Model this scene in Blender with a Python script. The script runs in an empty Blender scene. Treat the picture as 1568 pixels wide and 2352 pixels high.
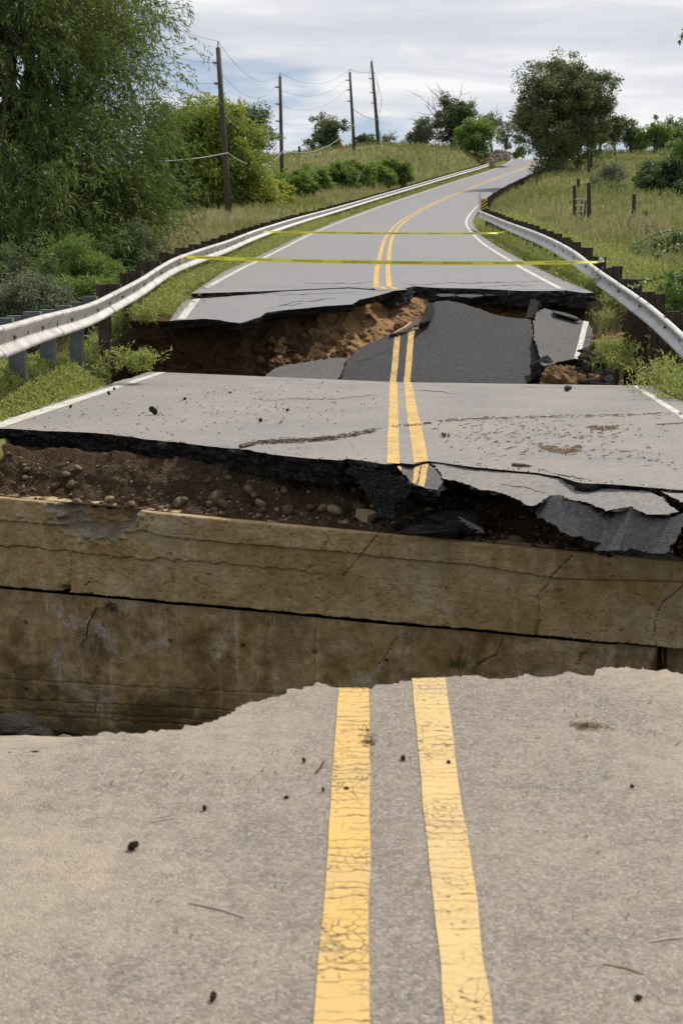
import bpy, math, random
import numpy as np
from mathutils import Vector, Matrix, Euler
from mathutils.geometry import tessellate_polygon

random.seed(11)
rng = np.random.default_rng(11)
scene = bpy.context.scene
COL = scene.collection

# ------------------------------------------------------------------ camera
FPX, CX, CY, HOR = 3000.0, 784.0, 1176.0, 588.0      # survey constants of the view
PITCH = math.atan((CY - HOR) / FPX)
CP, SP = math.cos(PITCH), math.sin(PITCH)
CAMP = np.array([0.0, 0.0, 1.5])
cd = bpy.data.cameras.new('camera')
cam = bpy.data.objects.new('camera', cd)
COL.objects.link(cam)
cam.location = CAMP
cam.rotation_euler = (math.pi / 2 - PITCH, 0, 0)
cd.sensor_fit = 'VERTICAL'
cd.sensor_height = 22.5
cd.sensor_width = 15.0
cd.lens = 22.5 * FPX / 2352.0
cd.clip_start = 0.05
cd.clip_end = 3000
cd.dof.use_dof = True
cd.dof.focus_distance = 13.0
cd.dof.aperture_fstop = 4.0
scene.camera = cam

# ------------------------------------------------------------------ sky, sun, exposure
SUN_EL, SUN_AZ = math.radians(52), math.radians(42)   # azimuth from +Y (view) towards +X
world = bpy.data.worlds.new('World')
scene.world = world
world.use_nodes = True


class T:
    """small node-tree helper"""
    def __init__(s, tree):
        s.t = tree
        tree.nodes.clear()

    def n(s, typ, inp=None, **kw):
        nd = s.t.nodes.new('ShaderNode' + typ)
        for k, v in kw.items():
            setattr(nd, k, v)
        for k, v in (inp or {}).items():
            s.put(nd.inputs[k], v)
        return nd

    def put(s, sock, v):
        if isinstance(v, bpy.types.NodeSocket):
            s.t.links.new(v, sock)
        else:
            if sock.type == 'RGBA' and not hasattr(v, '__len__'):
                v = (v, v, v, 1)
            elif sock.type == 'RGBA' and len(v) == 3:
                v = (*v, 1)
            sock.default_value = v

    def mix(s, f, a, b, blend='MIX'):
        nd = s.t.nodes.new('ShaderNodeMix')
        nd.data_type = 'RGBA'
        nd.blend_type = blend
        s.put(nd.inputs[0], f); s.put(nd.inputs[6], a); s.put(nd.inputs[7], b)
        return nd.outputs[2]

    def m(s, op, a, b=0.0, c=0.0):
        nd = s.t.nodes.new('ShaderNodeMath')
        nd.operation = op
        s.put(nd.inputs[0], a); s.put(nd.inputs[1], b); s.put(nd.inputs[2], c)
        return nd.outputs[0]

    def vm(s, op, a, b=(0, 0, 0)):
        nd = s.t.nodes.new('ShaderNodeVectorMath')
        nd.operation = op
        s.put(nd.inputs[0], a); s.put(nd.inputs[1], b)
        return nd.outputs[0]

    def ramp(s, f, stops, interp='LINEAR'):
        nd = s.t.nodes.new('ShaderNodeValToRGB')
        cr = nd.color_ramp
        cr.interpolation = interp
        while len(cr.elements) < len(stops):
            cr.elements.new(0.5)
        for e, (p, c) in zip(cr.elements, stops):
            e.position = p
            e.color = (c, c, c, 1) if not hasattr(c, '__len__') else (*c, 1)
        s.put(nd.inputs[0], f)
        return nd.outputs[0]

    def noise(s, vec, scale, detail=4, rough=0.55, dist=0.0):
        nd = s.n('TexNoise', {'Scale': scale, 'Detail': detail, 'Roughness': rough, 'Distortion': dist})
        if vec is not None:
            s.put(nd.inputs['Vector'], vec)
        return nd.outputs[0]

    def vor(s, vec, scale, feature='F1', out=0, rnd=1.0):
        nd = s.n('TexVoronoi', {'Scale': scale, 'Randomness': rnd}, feature=feature)
        if vec is not None:
            s.put(nd.inputs['Vector'], vec)
        return nd.outputs[out]


w = T(world.node_tree)
geo = w.n('TexCoord')
sky = w.n('TexSky', sky_type='NISHITA', sun_disc=False, sun_elevation=SUN_EL, sun_rotation=SUN_AZ,
          altitude=1600, air_density=1.0, dust_density=1.2, ozone_density=1.0)
sep = w.n('SeparateXYZ', {0: geo.outputs['Generated']})
zz = w.m('ADD', w.m('MAXIMUM', sep.outputs[2], 0.0), 0.16)
pl = w.n('CombineXYZ', {0: w.m('DIVIDE', sep.outputs[0], zz), 1: w.m('DIVIDE', sep.outputs[1], zz), 2: 0.3}).outputs[0]
pl = w.vm('ADD', pl, (4.4, 8.8, 0))
c1 = w.noise(w.vm('MULTIPLY', pl, (0.9, 1.3, 1)), 1.15, 8, 0.52, 0.35)
c2 = w.noise(w.vm('ADD', w.vm('MULTIPLY', pl, (1.0, 1.5, 1)), (5.3, 2.2, 0)), 0.62, 6, 0.55, 0.25)
c3 = w.noise(w.vm('ADD', w.vm('MULTIPLY', pl, (0.8, 1.6, 1)), (1.3, 7.2, 0)), 1.9, 7, 0.6, 0.3)
cover = w.ramp(w.m('ADD', w.m('MULTIPLY', c1, 0.6), w.m('MULTIPLY', c2, 0.4)), [(0.435, 0.0), (0.53, 1.0)], 'EASE')
shade = w.ramp(c3, [(0.36, (7.4, 7.7, 8.5)), (0.50, (8.6, 8.8, 9.3)), (0.62, (10.6, 10.6, 10.7))])
blue = w.mix(0.55, sky.outputs[0], (5.0, 6.0, 7.6))
skyc = w.mix(cover, blue, shade)
bg = w.n('Background', {'Color': skyc, 'Strength': 0.09})
w.t.links.new(bg.outputs[0], w.n('OutputWorld').inputs[0])

sd = bpy.data.lights.new('sun', 'SUN')
sd.energy = 4.2
sd.angle = math.radians(0.9)
sd.color = (1.0, 0.955, 0.89)
sun = bpy.data.objects.new('sun', sd)
COL.objects.link(sun)
sdir = Vector((math.cos(SUN_EL) * math.sin(SUN_AZ), math.cos(SUN_EL) * math.cos(SUN_AZ), math.sin(SUN_EL)))
sun.rotation_euler = sdir.to_track_quat('Z', 'Y').to_euler()
sun.location = sdir * 60

vs = scene.view_settings
vs.view_transform = 'Standard'
vs.look = 'None'
vs.exposure = 0.0
vs.gamma = 1.0
vs.use_curve_mapping = False
scene.render.engine = 'CYCLES'
scene.cycles.max_bounces = 6
scene.cycles.transparent_max_bounces = 8
scene.cycles.use_denoising = True


# ------------------------------------------------------------------ survey helpers
def ray(px, py):
    a, b = (px - CX) / FPX, -(py - CY) / FPX
    return np.array([a, CP + b * SP, -SP + b * CP])


def at(px, py, d):
    """point seen at (px, py) of the survey frame, d metres ahead"""
    return CAMP + d * ray(px, py)


def atY(px, py, Y):
    r = ray(px, py)
    return CAMP + r * (Y / r[1])


class Plane:
    def __init__(s, a, b, c):
        s.o = np.array(a, float)
        n = np.cross(np.array(b) - s.o, np.array(c) - s.o)
        n /= np.linalg.norm(n)
        s.n = n if n[2] > 0 else -n

    def hit(s, px, py):
        r = ray(px, py)
        return CAMP + r * (np.dot(s.o - CAMP, s.n) / np.dot(r, s.n))

    def z(s, x, y):
        return s.o[2] - (s.n[0] * (x - s.o[0]) + s.n[1] * (y - s.o[1])) / s.n[2]

    def up(s, p, h):
        return np.array(p) + s.n * h


def zplane(z):
    return Plane((0, 0, z), (1, 0, z), (0, 1, z))


def hsh(i, j, k, seed):
    h = (i.astype(np.int64) * 374761393 + j.astype(np.int64) * 668265263 + k.astype(np.int64) * 2147483647 + seed * 974634777) & 0x7fffffff
    h = ((h ^ (h >> 13)) * 1274126177) & 0x7fffffff
    return ((h ^ (h >> 16)) & 0xffff) / 65535.0


def vnoise(x, y, z=0.0, seed=0):
    x, y, z = np.broadcast_arrays(np.asarray(x, float), np.asarray(y, float), np.asarray(z, float))
    i, j, k = np.floor(x), np.floor(y), np.floor(z)
    fx, fy, fz = x - i, y - j, z - k
    fx, fy, fz = [f * f * (3 - 2 * f) for f in (fx, fy, fz)]
    r = 0
    for a in (0, 1):
        for b in (0, 1):
            for c in (0, 1):
                wgt = (fx if a else 1 - fx) * (fy if b else 1 - fy) * (fz if c else 1 - fz)
                r = r + wgt * hsh(i + a, j + b, k + c, seed)
    return r * 2 - 1


def fbm(x, y, z=0.0, seed=0, oct=4, gain=0.5):
    r, a, f = 0.0, 1.0, 1.0
    for o in range(oct):
        r = r + a * vnoise(np.asarray(x) * f, np.asarray(y) * f, np.asarray(z) * f, seed + o * 17)
        a *= gain
        f *= 2.03
    return r


def smooth(a, b, x):
    t = np.clip((np.asarray(x, float) - a) / (b - a), 0, 1)
    return t * t * (3 - 2 * t)


# ------------------------------------------------------------------ object helpers
WL = {}


def mesh(name, V, F, mats, midx=None, smooth_=False):
    """V (n,3); F list of index tuples or list of (m,k) arrays"""
    V = np.asarray(V, np.float32).reshape(-1, 3)
    me = bpy.data.meshes.new(name)
    if len(F) and isinstance(F[0], np.ndarray) and F[0].ndim == 2:
        flat = np.concatenate([f.ravel() for f in F]).astype(np.int32)
        tot = np.concatenate([np.full(len(f), f.shape[1]) for f in F]).astype(np.int32)
    else:
        flat = np.array([i for f in F for i in f], np.int32)
        tot = np.array([len(f) for f in F], np.int32)
    me.vertices.add(len(V)); me.vertices.foreach_set('co', V.ravel())
    me.loops.add(len(flat)); me.loops.foreach_set('vertex_index', flat)
    me.polygons.add(len(tot))
    st = np.concatenate([[0], np.cumsum(tot)[:-1]]).astype(np.int32)
    me.polygons.foreach_set('loop_start', st)
    me.polygons.foreach_set('loop_total', tot)
    if midx is not None:
        me.polygons.foreach_set('material_index', np.asarray(midx, np.int32))
    me.polygons.foreach_set('use_smooth', np.full(len(tot), bool(smooth_)))
    for m_ in (mats if isinstance(mats, (list, tuple)) else [mats]):
        me.materials.append(m_)
    me.update(calc_edges=True)
    me.validate()
    return me


def link(name, me, parent=None, loc=None):
    o = bpy.data.objects.new(name, me)
    COL.objects.link(o)
    if parent is not None:
        o.parent = parent
    if loc is not None:
        o.location = loc
    WL[o.name] = np.array(loc if loc is not None else (0, 0, 0), float) + (WL[parent.name] if parent is not None else 0)
    return o


def tag(o, label=None, cat=None, group=None, kind=None):
    if label: o['label'] = label
    if cat: o['category'] = cat
    if group: o['group'] = group
    if kind: o['kind'] = kind
    return o


def thing(name, label, cat, loc, group=None):
    o = link(name, None, None, tuple(float(v) for v in loc))
    o.empty_display_size = 0.2
    return tag(o, label, cat, group)


def part(name, V, F, mats, parent=None, midx=None, smooth_=False):
    """V in world coordinates; the object keeps its parent's origin"""
    V = np.asarray(V, float).reshape(-1, 3)
    if parent is not None:
        V = V - WL[parent.name]
    return link(name, mesh(name, V, F, mats, midx, smooth_), parent)


def solo(name, V, F, mats, label, cat, group=None, midx=None, smooth_=False, kind=None):
    """a top-level thing made of one mesh, origin at its lowest middle"""
    V = np.asarray(V, float).reshape(-1, 3)
    c = np.array([(V[:, 0].min() + V[:, 0].max()) / 2, (V[:, 1].min() + V[:, 1].max()) / 2, V[:, 2].min()])
    o = link(name, mesh(name, V - c, F, mats, midx, smooth_), None, tuple(c))
    return tag(o, label, cat, group, kind)


class MB:
    """collects shapes into one mesh"""
    def __init__(s):
        s.V, s.F = [], []

    def add(s, V, F):
        o = len(s.V)
        s.V += [tuple(map(float, v)) for v in V]
        s.F += [tuple(i + o for i in f) for f in F]
        return s

    def box(s, c, ex, ey, ez, hx, hy, hz, bev=0.0):
        """oriented box, half sizes hx hy hz; bev chamfers the four edges along ez"""
        c, ex, ey, ez = [np.array(v, float) for v in (c, ex, ey, ez)]
        if bev <= 0:
            prof = [(-hx, -hy), (hx, -hy), (hx, hy), (-hx, hy)]
        else:
            b = bev
            prof = [(-hx + b, -hy), (hx - b, -hy), (hx, -hy + b), (hx, hy - b), (hx - b, hy), (-hx + b, hy), (-hx, hy - b), (-hx, -hy + b)]
        k = len(prof)
        V = [c + ex * x + ey * y + ez * (-hz) for x, y in prof] + [c + ex * x + ey * y + ez * hz for x, y in prof]
        F = [tuple(range(k))[::-1], tuple(range(k, 2 * k))] + [(i, (i + 1) % k, k + (i + 1) % k, k + i) for i in range(k)]
        return s.add(V, F)

    def abox(s, lo, hi):
        lo, hi = np.array(lo, float), np.array(hi, float)
        h = (hi - lo) / 2
        return s.box((lo + hi) / 2, (1, 0, 0), (0, 1, 0), (0, 0, 1), *h)

    def tube(s, pts, rad, sides=6, cap=True):
        pts = [np.array(p, float) for p in pts]
        n = len(pts)
        rad = list(rad) if hasattr(rad, '__len__') else [rad] * n
        V, F = [], []
        ref = np.array([0.31, 0.27, 0.91])
        for i, p in enumerate(pts):
            t = pts[min(i + 1, n - 1)] - pts[max(i - 1, 0)]
            t = t / (np.linalg.norm(t) + 1e-9)
            if abs(np.dot(t, ref)) > 0.95:
                ref = np.array([0.9, 0.1, 0.2])
            a = np.cross(t, ref); a /= np.linalg.norm(a)
            b = np.cross(t, a)
            for k in range(sides):
                q = 2 * math.pi * k / sides
                V.append(p + rad[i] * (math.cos(q) * a + math.sin(q) * b))
        for i in range(n - 1):
            for k in range(sides):
                k2 = (k + 1) % sides
                F.append((i * sides + k, i * sides + k2, (i + 1) * sides + k2, (i + 1) * sides + k))
        if cap:
            F.append(tuple(range(sides))[::-1]); F.append(tuple((n - 1) * sides + k for k in range(sides)))
        return s.add(V, F)

    def build(s, name, mat, parent=None, smooth_=False):
        return part(name, s.V, s.F, mat, parent, smooth_=smooth_)

    def solo(s, name, mat, label, cat, group=None, smooth_=False, kind=None):
        return solo(name, s.V, s.F, mat, label, cat, group, smooth_=smooth_, kind=kind)


def catmull(P, step):
    """resample a polyline smoothly at about `step`"""
    P = np.array(P, float)
    Q = np.vstack([2 * P[0] - P[1], P, 2 * P[-1] - P[-2]])
    out = []
    for i in range(1, len(Q) - 2):
        a, b, c, d = Q[i - 1:i + 3]
        for t in np.linspace(0, 1, max(4, int(np.linalg.norm(c - b) / 0.1)), endpoint=False):
            out.append(0.5 * (2 * b + (c - a) * t + (2 * a - 5 * b + 4 * c - d) * t * t + (3 * b - a - 3 * c + d) * t ** 3))
    out.append(P[-1])
    out = np.array(out)
    L = np.concatenate([[0], np.cumsum(np.linalg.norm(np.diff(out, axis=0), axis=1))])
    s_ = np.arange(0, L[-1], step)
    return np.stack([np.interp(s_, L, out[:, k]) for k in range(3)], 1)


# ------------------------------------------------------------------ materials
def newmat(name):
    m_ = bpy.data.materials.new(name)
    m_.use_nodes = True
    return m_, T(m_.node_tree)


def finish(t, col, rough=0.9, bump=None, bstr=0.3, bdist=0.01, metal=0.0, spec=0.3, alpha=None):
    p = t.n('BsdfPrincipled', {'Base Color': col, 'Roughness': rough, 'Metallic': metal, 'Specular IOR Level': spec})
    if bump is not None:
        b = t.n('Bump', {'Strength': bstr, 'Distance': bdist, 'Height': bump})
        t.put(p.inputs['Normal'], b.outputs[0])
    out = t.n('OutputMaterial')
    sh = p.outputs[0]
    if alpha is not None:
        tr = t.n('BsdfTransparent')
        mx = t.n('MixShader')
        t.put(mx.inputs[0], alpha); t.put(mx.inputs[1], tr.outputs[0]); t.put(mx.inputs[2], sh)
        sh = mx.outputs[0]
    t.t.links.new(sh, out.inputs[0])


def pos(t):
    return t.n('NewGeometry').outputs['Position']


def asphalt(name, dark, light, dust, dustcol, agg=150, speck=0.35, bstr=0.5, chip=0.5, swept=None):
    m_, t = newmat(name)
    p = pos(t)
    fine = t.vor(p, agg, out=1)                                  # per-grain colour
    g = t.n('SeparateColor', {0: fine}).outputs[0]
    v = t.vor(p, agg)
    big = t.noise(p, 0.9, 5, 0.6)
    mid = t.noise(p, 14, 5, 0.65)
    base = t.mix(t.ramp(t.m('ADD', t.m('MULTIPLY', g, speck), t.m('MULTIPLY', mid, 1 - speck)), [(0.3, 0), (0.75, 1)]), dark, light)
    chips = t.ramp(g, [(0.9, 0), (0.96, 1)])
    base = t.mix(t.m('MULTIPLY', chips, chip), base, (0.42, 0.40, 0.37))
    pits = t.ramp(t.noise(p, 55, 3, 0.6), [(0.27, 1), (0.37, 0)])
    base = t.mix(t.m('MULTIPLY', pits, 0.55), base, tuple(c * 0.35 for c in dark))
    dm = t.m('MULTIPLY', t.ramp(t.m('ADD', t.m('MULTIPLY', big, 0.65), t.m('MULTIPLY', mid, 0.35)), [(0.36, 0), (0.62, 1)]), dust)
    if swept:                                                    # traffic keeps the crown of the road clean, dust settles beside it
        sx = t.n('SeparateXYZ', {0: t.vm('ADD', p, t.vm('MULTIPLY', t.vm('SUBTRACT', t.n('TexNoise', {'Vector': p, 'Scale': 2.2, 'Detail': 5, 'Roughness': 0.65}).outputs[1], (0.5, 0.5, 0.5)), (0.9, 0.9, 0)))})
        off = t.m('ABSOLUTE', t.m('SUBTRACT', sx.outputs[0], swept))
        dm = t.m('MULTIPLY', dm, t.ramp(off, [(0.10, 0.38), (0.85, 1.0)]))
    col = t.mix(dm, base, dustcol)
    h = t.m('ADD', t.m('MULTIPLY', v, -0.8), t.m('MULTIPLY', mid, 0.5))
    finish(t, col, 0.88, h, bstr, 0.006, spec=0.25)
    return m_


M = {}
M['asphalt_near'] = asphalt('asphalt_near', (0.145, 0.124, 0.102), (0.290, 0.252, 0.210), 0.88, (0.400, 0.326, 0.240), 135, 0.6, 0.8, 0.30, 0.2)
M['asphalt_mid'] = asphalt('asphalt_mid', (0.145, 0.138, 0.133), (0.270, 0.255, 0.245), 0.55, (0.335, 0.283, 0.225), 100, 0.6, 0.5, 0.3)
M['asphalt_far'] = asphalt('asphalt_far', (0.175, 0.172, 0.172), (0.265, 0.26, 0.258), 0.22, (0.30, 0.275, 0.245), 90, bstr=0.3)
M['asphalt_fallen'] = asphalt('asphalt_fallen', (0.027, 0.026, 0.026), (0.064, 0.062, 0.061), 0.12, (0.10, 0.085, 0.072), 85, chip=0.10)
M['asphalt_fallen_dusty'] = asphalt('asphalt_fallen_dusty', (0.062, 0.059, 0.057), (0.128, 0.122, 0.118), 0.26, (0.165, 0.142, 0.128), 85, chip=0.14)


def broken():
    m_, t = newmat('asphalt_broken')
    p = pos(t)
    a = t.noise(p, 22, 6, 0.7)
    b = t.vor(p, 60)
    lay = t.noise(t.vm('MULTIPLY', p, (1.2, 1.2, 14)), 2.0, 4, 0.6)
    col = t.ramp(t.m('ADD', t.m('MULTIPLY', a, 0.6), t.m('MULTIPLY', lay, 0.4)), [(0.34, (0.006, 0.006, 0.006)), (0.52, (0.018, 0.017, 0.016)), (0.66, (0.075, 0.066, 0.056))])
    cc = t.n('SeparateColor', {0: t.vor(p, 95, out=1)}).outputs[0]
    col = t.mix(t.m('MULTIPLY', t.ramp(cc, [(0.80, 0), (0.88, 1)]), 0.55), col, (0.13, 0.115, 0.098))
    finish(t, col, 0.9, t.m('ADD', a, t.m('MULTIPLY', b, -0.8)), 1.0, 0.05, spec=0.2)
    return m_


M['broken'] = broken()


def soil(name, c0, c1_, c2_, sc=1.0, bstr=0.9):
    m_, t = newmat(name)
    p = pos(t)
    a = t.noise(p, 2.2 * sc, 6, 0.62)
    b = t.noise(p, 18 * sc, 6, 0.7)
    v = t.vor(p, 34 * sc)
    col = t.ramp(t.m('ADD', t.m('MULTIPLY', a, 0.55), t.m('MULTIPLY', b, 0.45)), [(0.32, c0), (0.52, c1_), (0.70, c2_)])
    col = t.mix(t.ramp(v, [(0.02, 0.45), (0.22, 0)]), col, tuple(x * 1.5 for x in c2_))
    finish(t, col, 0.95, t.m('ADD', b, t.m('MULTIPLY', v, -0.5)), bstr, 0.04, spec=0.1)
    return m_


M['soil_orange'] = soil('soil_orange', (0.140, 0.078, 0.034), (0.320, 0.188, 0.088), (0.47, 0.305, 0.16))
M['soil_brown'] = soil('soil_brown', (0.032, 0.020, 0.011), (0.078, 0.049, 0.027), (0.145, 0.097, 0.056), 1.6)
M['mud'] = soil('mud', (0.018, 0.015, 0.012), (0.035, 0.029, 0.022), (0.06, 0.05, 0.038), 1.2)


def concrete(name, cols, stain, pale, streak, damp=None):
    m_, t = newmat(name)
    p = pos(t)
    big = t.noise(p, 0.9, 7, 0.66, 0.5)
    mid = t.noise(p, 5.5, 7, 0.72, 0.3)
    fine = t.noise(p, 75, 4, 0.7)
    st = t.noise(t.vm('MULTIPLY', p, (8, 8, 0.8)), 1.5, 6, 0.7)        # vertical runs
    bd = t.noise(t.vm('MULTIPLY', p, (0.6, 0.6, 70)), 1.0, 3, 0.5)      # board grain
    k = t.m('ADD', t.m('MULTIPLY', big, 0.42), t.m('ADD', t.m('MULTIPLY', mid, 0.40), t.m('MULTIPLY', fine, 0.18)))
    col = t.ramp(k, [(0.36, cols[0]), (0.46, cols[1]), (0.54, cols[2]), (0.64, cols[3])])
    pa = t.ramp(t.m('ADD', t.m('MULTIPLY', t.noise(t.vm('ADD', p, (3, 1, 8)), 1.5, 7, 0.7, 0.8), 0.8), t.m('MULTIPLY', fine, 0.2)), [(0.53, 0), (0.60, 1)])
    col = t.mix(t.m('MULTIPLY', pa, pale[3]), col, pale[:3])
    col = t.mix(t.m('MULTIPLY', t.ramp(st, [(0.56, 0), (0.68, 1)]), streak), col, tuple(min(1, x * 1.5) for x in cols[3]))
    col = t.mix(t.m('MULTIPLY', t.ramp(st, [(0.30, 1), (0.45, 0)]), streak * 1.4), col, tuple(x * 0.6 for x in cols[0]))
    bl = t.ramp(t.m('ADD', t.m('MULTIPLY', t.noise(t.vm('ADD', p, (4, 7, 3)), 2.1, 8, 0.74, 0.7), 0.75), t.m('MULTIPLY', fine, 0.25)), [(0.49, 0), (0.57, 1)])
    col = t.mix(t.m('MULTIPLY', bl, stain[3]), col, stain[:3])
    ef = t.ramp(t.noise(t.vm('MULTIPLY', t.vm('ADD', p, (9, 2, 5)), (1, 1, 0.45)), 15, 3, 0.5), [(0.655, 0), (0.72, 1)])
    col = t.mix(t.m('MULTIPLY', ef, 0.38), col, (0.50, 0.45, 0.36))
    if damp:
        z = t.n('SeparateXYZ', {0: p}).outputs[2]
        lvl = t.m('ADD', t.m('MULTIPLY', t.m('SUBTRACT', damp[3], z), 0.9), t.m('MULTIPLY', t.m('SUBTRACT', t.noise(t.vm('MULTIPLY', p, (1, 1, 1.6)), 1.7, 7, 0.72, 0.5), 0.5), 2.2))
        col = t.mix(t.m('MULTIPLY', t.ramp(lvl, [(0.0, 0), (0.5, 1)]), 0.86), col, damp[:3])
    pk = t.ramp(t.noise(p, 38, 5, 0.75), [(0.32, 1), (0.42, 0)])
    col = t.mix(t.m('MULTIPLY', pk, 0.6), col, tuple(x * 0.4 for x in cols[0]))
    h = t.m('ADD', t.m('ADD', t.m('MULTIPLY', fine, 0.7), t.m('MULTIPLY', mid, 1.0)), t.m('MULTIPLY', bd, 0.3))
    finish(t, col, 0.92, h, 0.8, 0.018, spec=0.12)
    return m_


M['concrete_beam'] = concrete('concrete_beam', [(0.198, 0.118, 0.043), (0.405, 0.268, 0.113), (0.530, 0.388, 0.196), (0.67, 0.545, 0.355)], (0.33, 0.185, 0.060, 0.5), (0.58, 0.48, 0.355, 0.45), 0.22)
M['concrete_wall'] = concrete('concrete_wall', [(0.156, 0.090, 0.032), (0.345, 0.220, 0.088), (0.470, 0.335, 0.168), (0.62, 0.50, 0.34)], (0.125, 0.075, 0.034, 0.55), (0.58, 0.51, 0.43, 0.65), 0.28, (0.085, 0.056, 0.024, -2.15))
M['concrete_broken'] = concrete('concrete_broken', [(0.13, 0.095, 0.05), (0.28, 0.22, 0.135), (0.42, 0.35, 0.24), (0.58, 0.51, 0.39)], (0.14, 0.10, 0.05, 0.3), (0.52, 0.46, 0.36, 0.5), 0.1)


def stone(name, c0, c1_):
    m_, t = newmat(name)
    tc = t.n('TexCoord').outputs['Object']
    oi = t.n('ObjectInfo').outputs['Random']
    a = t.noise(tc, 3, 5, 0.6)
    col = t.mix(t.ramp(a, [(0.3, 0), (0.7, 1)]), c0, c1_)
    col = t.mix(t.m('MULTIPLY', oi, 0.9), col, tuple(x * 0.35 for x in c0))
    finish(t, col, 0.85, t.noise(tc, 9, 4, 0.6), 0.35, 0.03, spec=0.2)
    return m_


M['stone'] = stone('stone', (0.19, 0.125, 0.065), (0.36, 0.265, 0.165))
M['rock_tan'] = stone('rock_tan', (0.36, 0.27, 0.15), (0.56, 0.45, 0.29))
M['rock_red'] = stone('rock_red', (0.33, 0.24, 0.19), (0.48, 0.38, 0.31))
M['clod_orange'] = soil('clod_orange', (0.12, 0.07, 0.032), (0.25, 0.15, 0.072), (0.36, 0.235, 0.125), 2.2)
M['clod_dark'] = soil('clod_dark', (0.02, 0.016, 0.013), (0.045, 0.037, 0.031), (0.095, 0.08, 0.068), 2.2)


def paint(name, c, worn, lines):
    m_, t = newmat(name)
    p = pos(t)
    wob = t.vm('ADD', p, t.vm('MULTIPLY', t.n('TexNoise', {'Vector': p, 'Scale': 7.0, 'Detail': 3}).outputs[1], (0.035, 0.035, 0)))
    yy = t.n('SeparateXYZ', {0: p}).outputs[1]
    v1 = t.n('TexVoronoi', {'Scale': 1.0}, feature='DISTANCE_TO_EDGE', voronoi_dimensions='1D')
    t.put(v1.inputs['W'], t.m('MULTIPLY', t.m('ADD', yy, t.m('MULTIPLY', t.m('SUBTRACT', t.noise(p, 11, 3, 0.6), 0.5), 0.07)), lines * 2.4))
    tr = v1.outputs[0]
    cr = t.vor(t.vm('MULTIPLY', wob, (1, 1.2, 0)), lines * 3.2, 'DISTANCE_TO_EDGE')
    k1 = t.m('MULTIPLY', t.ramp(tr, [(0.02, 1), (0.085, 0)]), t.ramp(t.noise(p, 6.0, 3), [(0.36, 0.0), (0.55, 1)]))
    k2 = t.m('MULTIPLY', t.ramp(cr, [(0.015, 1), (0.055, 0)]), t.ramp(t.noise(p, 3.5, 4), [(0.45, 0), (0.6, 1)]))
    fl = t.ramp(t.m('ADD', t.m('MULTIPLY', t.noise(p, 38, 4, 0.7), 0.6), t.m('MULTIPLY', t.noise(p, 3.2, 4, 0.6), 0.4)), [(0.365, 1), (0.44, 0)])
    gone = t.m('MAXIMUM', t.m('MAXIMUM', t.m('MULTIPLY', k1, 0.8), t.m('MULTIPLY', k2, 0.8)), t.m('MULTIPLY', fl, worn))
    dirt = t.ramp(t.noise(p, 2.6, 5, 0.6), [(0.42, 0), (0.68, 1)])
    col = t.mix(t.m('MULTIPLY', dirt, 0.72), c, tuple(a * 0.55 + b for a, b in zip(c, (0.18, 0.15, 0.105))))
    col = t.mix(t.m('MULTIPLY', t.noise(p, 80, 2), 0.22), col, (0.17, 0.14, 0.09))
    finish(t, col, 0.75, t.noise(p, 90, 2), 0.25, 0.004, spec=0.3, alpha=t.m('SUBTRACT', 1.0, gone))
    return m_


M['yellow'] = paint('paint_yellow', (0.67, 0.425, 0.125), 1.0, 9.0)
M['yellow_dusty'] = paint('paint_yellow_dusty', (0.66, 0.455, 0.185), 1.0, 11.0)
M['yellow_far'] = paint('paint_yellow_far', (0.70, 0.42, 0.09), 0.4, 2.2)
M['white'] = paint('paint_white', (0.66, 0.64, 0.57), 0.55, 2.6)


def simple(name, c, rough=0.6, metal=0.0, var=0.25, sc=6.0, bstr=0.2, spec=0.3, c2_=None, stretch=(1, 1, 1)):
    m_, t = newmat(name)
    tc = t.vm('MULTIPLY', pos(t), stretch)
    a = t.noise(tc, sc, 6, 0.65)
    lo = tuple(x * (1 - var) for x in c)
    hi = c2_ or tuple(min(1, x * (1 + var)) for x in c)
    finish(t, t.ramp(a, [(0.32, lo), (0.68, hi)]), rough, t.noise(tc, sc * 4, 4), bstr, 0.01, metal, spec)
    return m_


M['galv'] = simple('galvanised_steel', (0.56, 0.545, 0.51), 0.48, 0.35, 0.14, 3.0, 0.05, 0.5)
M['galv_dust'] = simple('dusty_galvanised_steel', (0.47, 0.43, 0.375), 0.58, 0.2, 0.25, 2.6, 0.12, 0.4, (0.58, 0.55, 0.51))
M['steel_grey'] = simple('weathered_steel', (0.13, 0.14, 0.14), 0.7, 0.2, 0.25, 4.0)
M['wood'] = simple('creosoted_wood', (0.042, 0.030, 0.022), 0.9, 0, 0.5, 5.0, 0.6, 0.15, (0.10, 0.078, 0.058), (6, 6, 1))
M['pole'] = simple('pole_wood', (0.060, 0.045, 0.033), 0.9, 0, 0.4, 4.0, 0.6, 0.15, (0.125, 0.098, 0.075), (6, 6, 0.6))
M['bark'] = simple('bark', (0.055, 0.042, 0.032), 0.95, 0, 0.4, 7.0, 0.8, 0.1, (0.12, 0.095, 0.075), (4, 4, 0.8))
M['bark_grey'] = simple('dead_wood', (0.15, 0.125, 0.105), 0.95, 0, 0.3, 7.0, 0.6, 0.1, (0.25, 0.21, 0.18), (4, 4, 0.8))
M['wire'] = simple('wire', (0.16, 0.17, 0.18), 0.5, 0.3, 0.1)
M['wire_pale'] = simple('pale_cable', (0.42, 0.43, 0.43), 0.5, 0.2, 0.1)
M['bolt'] = simple('rusty_bolt', (0.11, 0.085, 0.07), 0.7, 0.4, 0.4, 30)
M['tape'] = simple('yellow_tape', (0.86, 0.80, 0.05), 0.4, 0, 0.08, 5, 0.1, 0.5)
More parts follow.
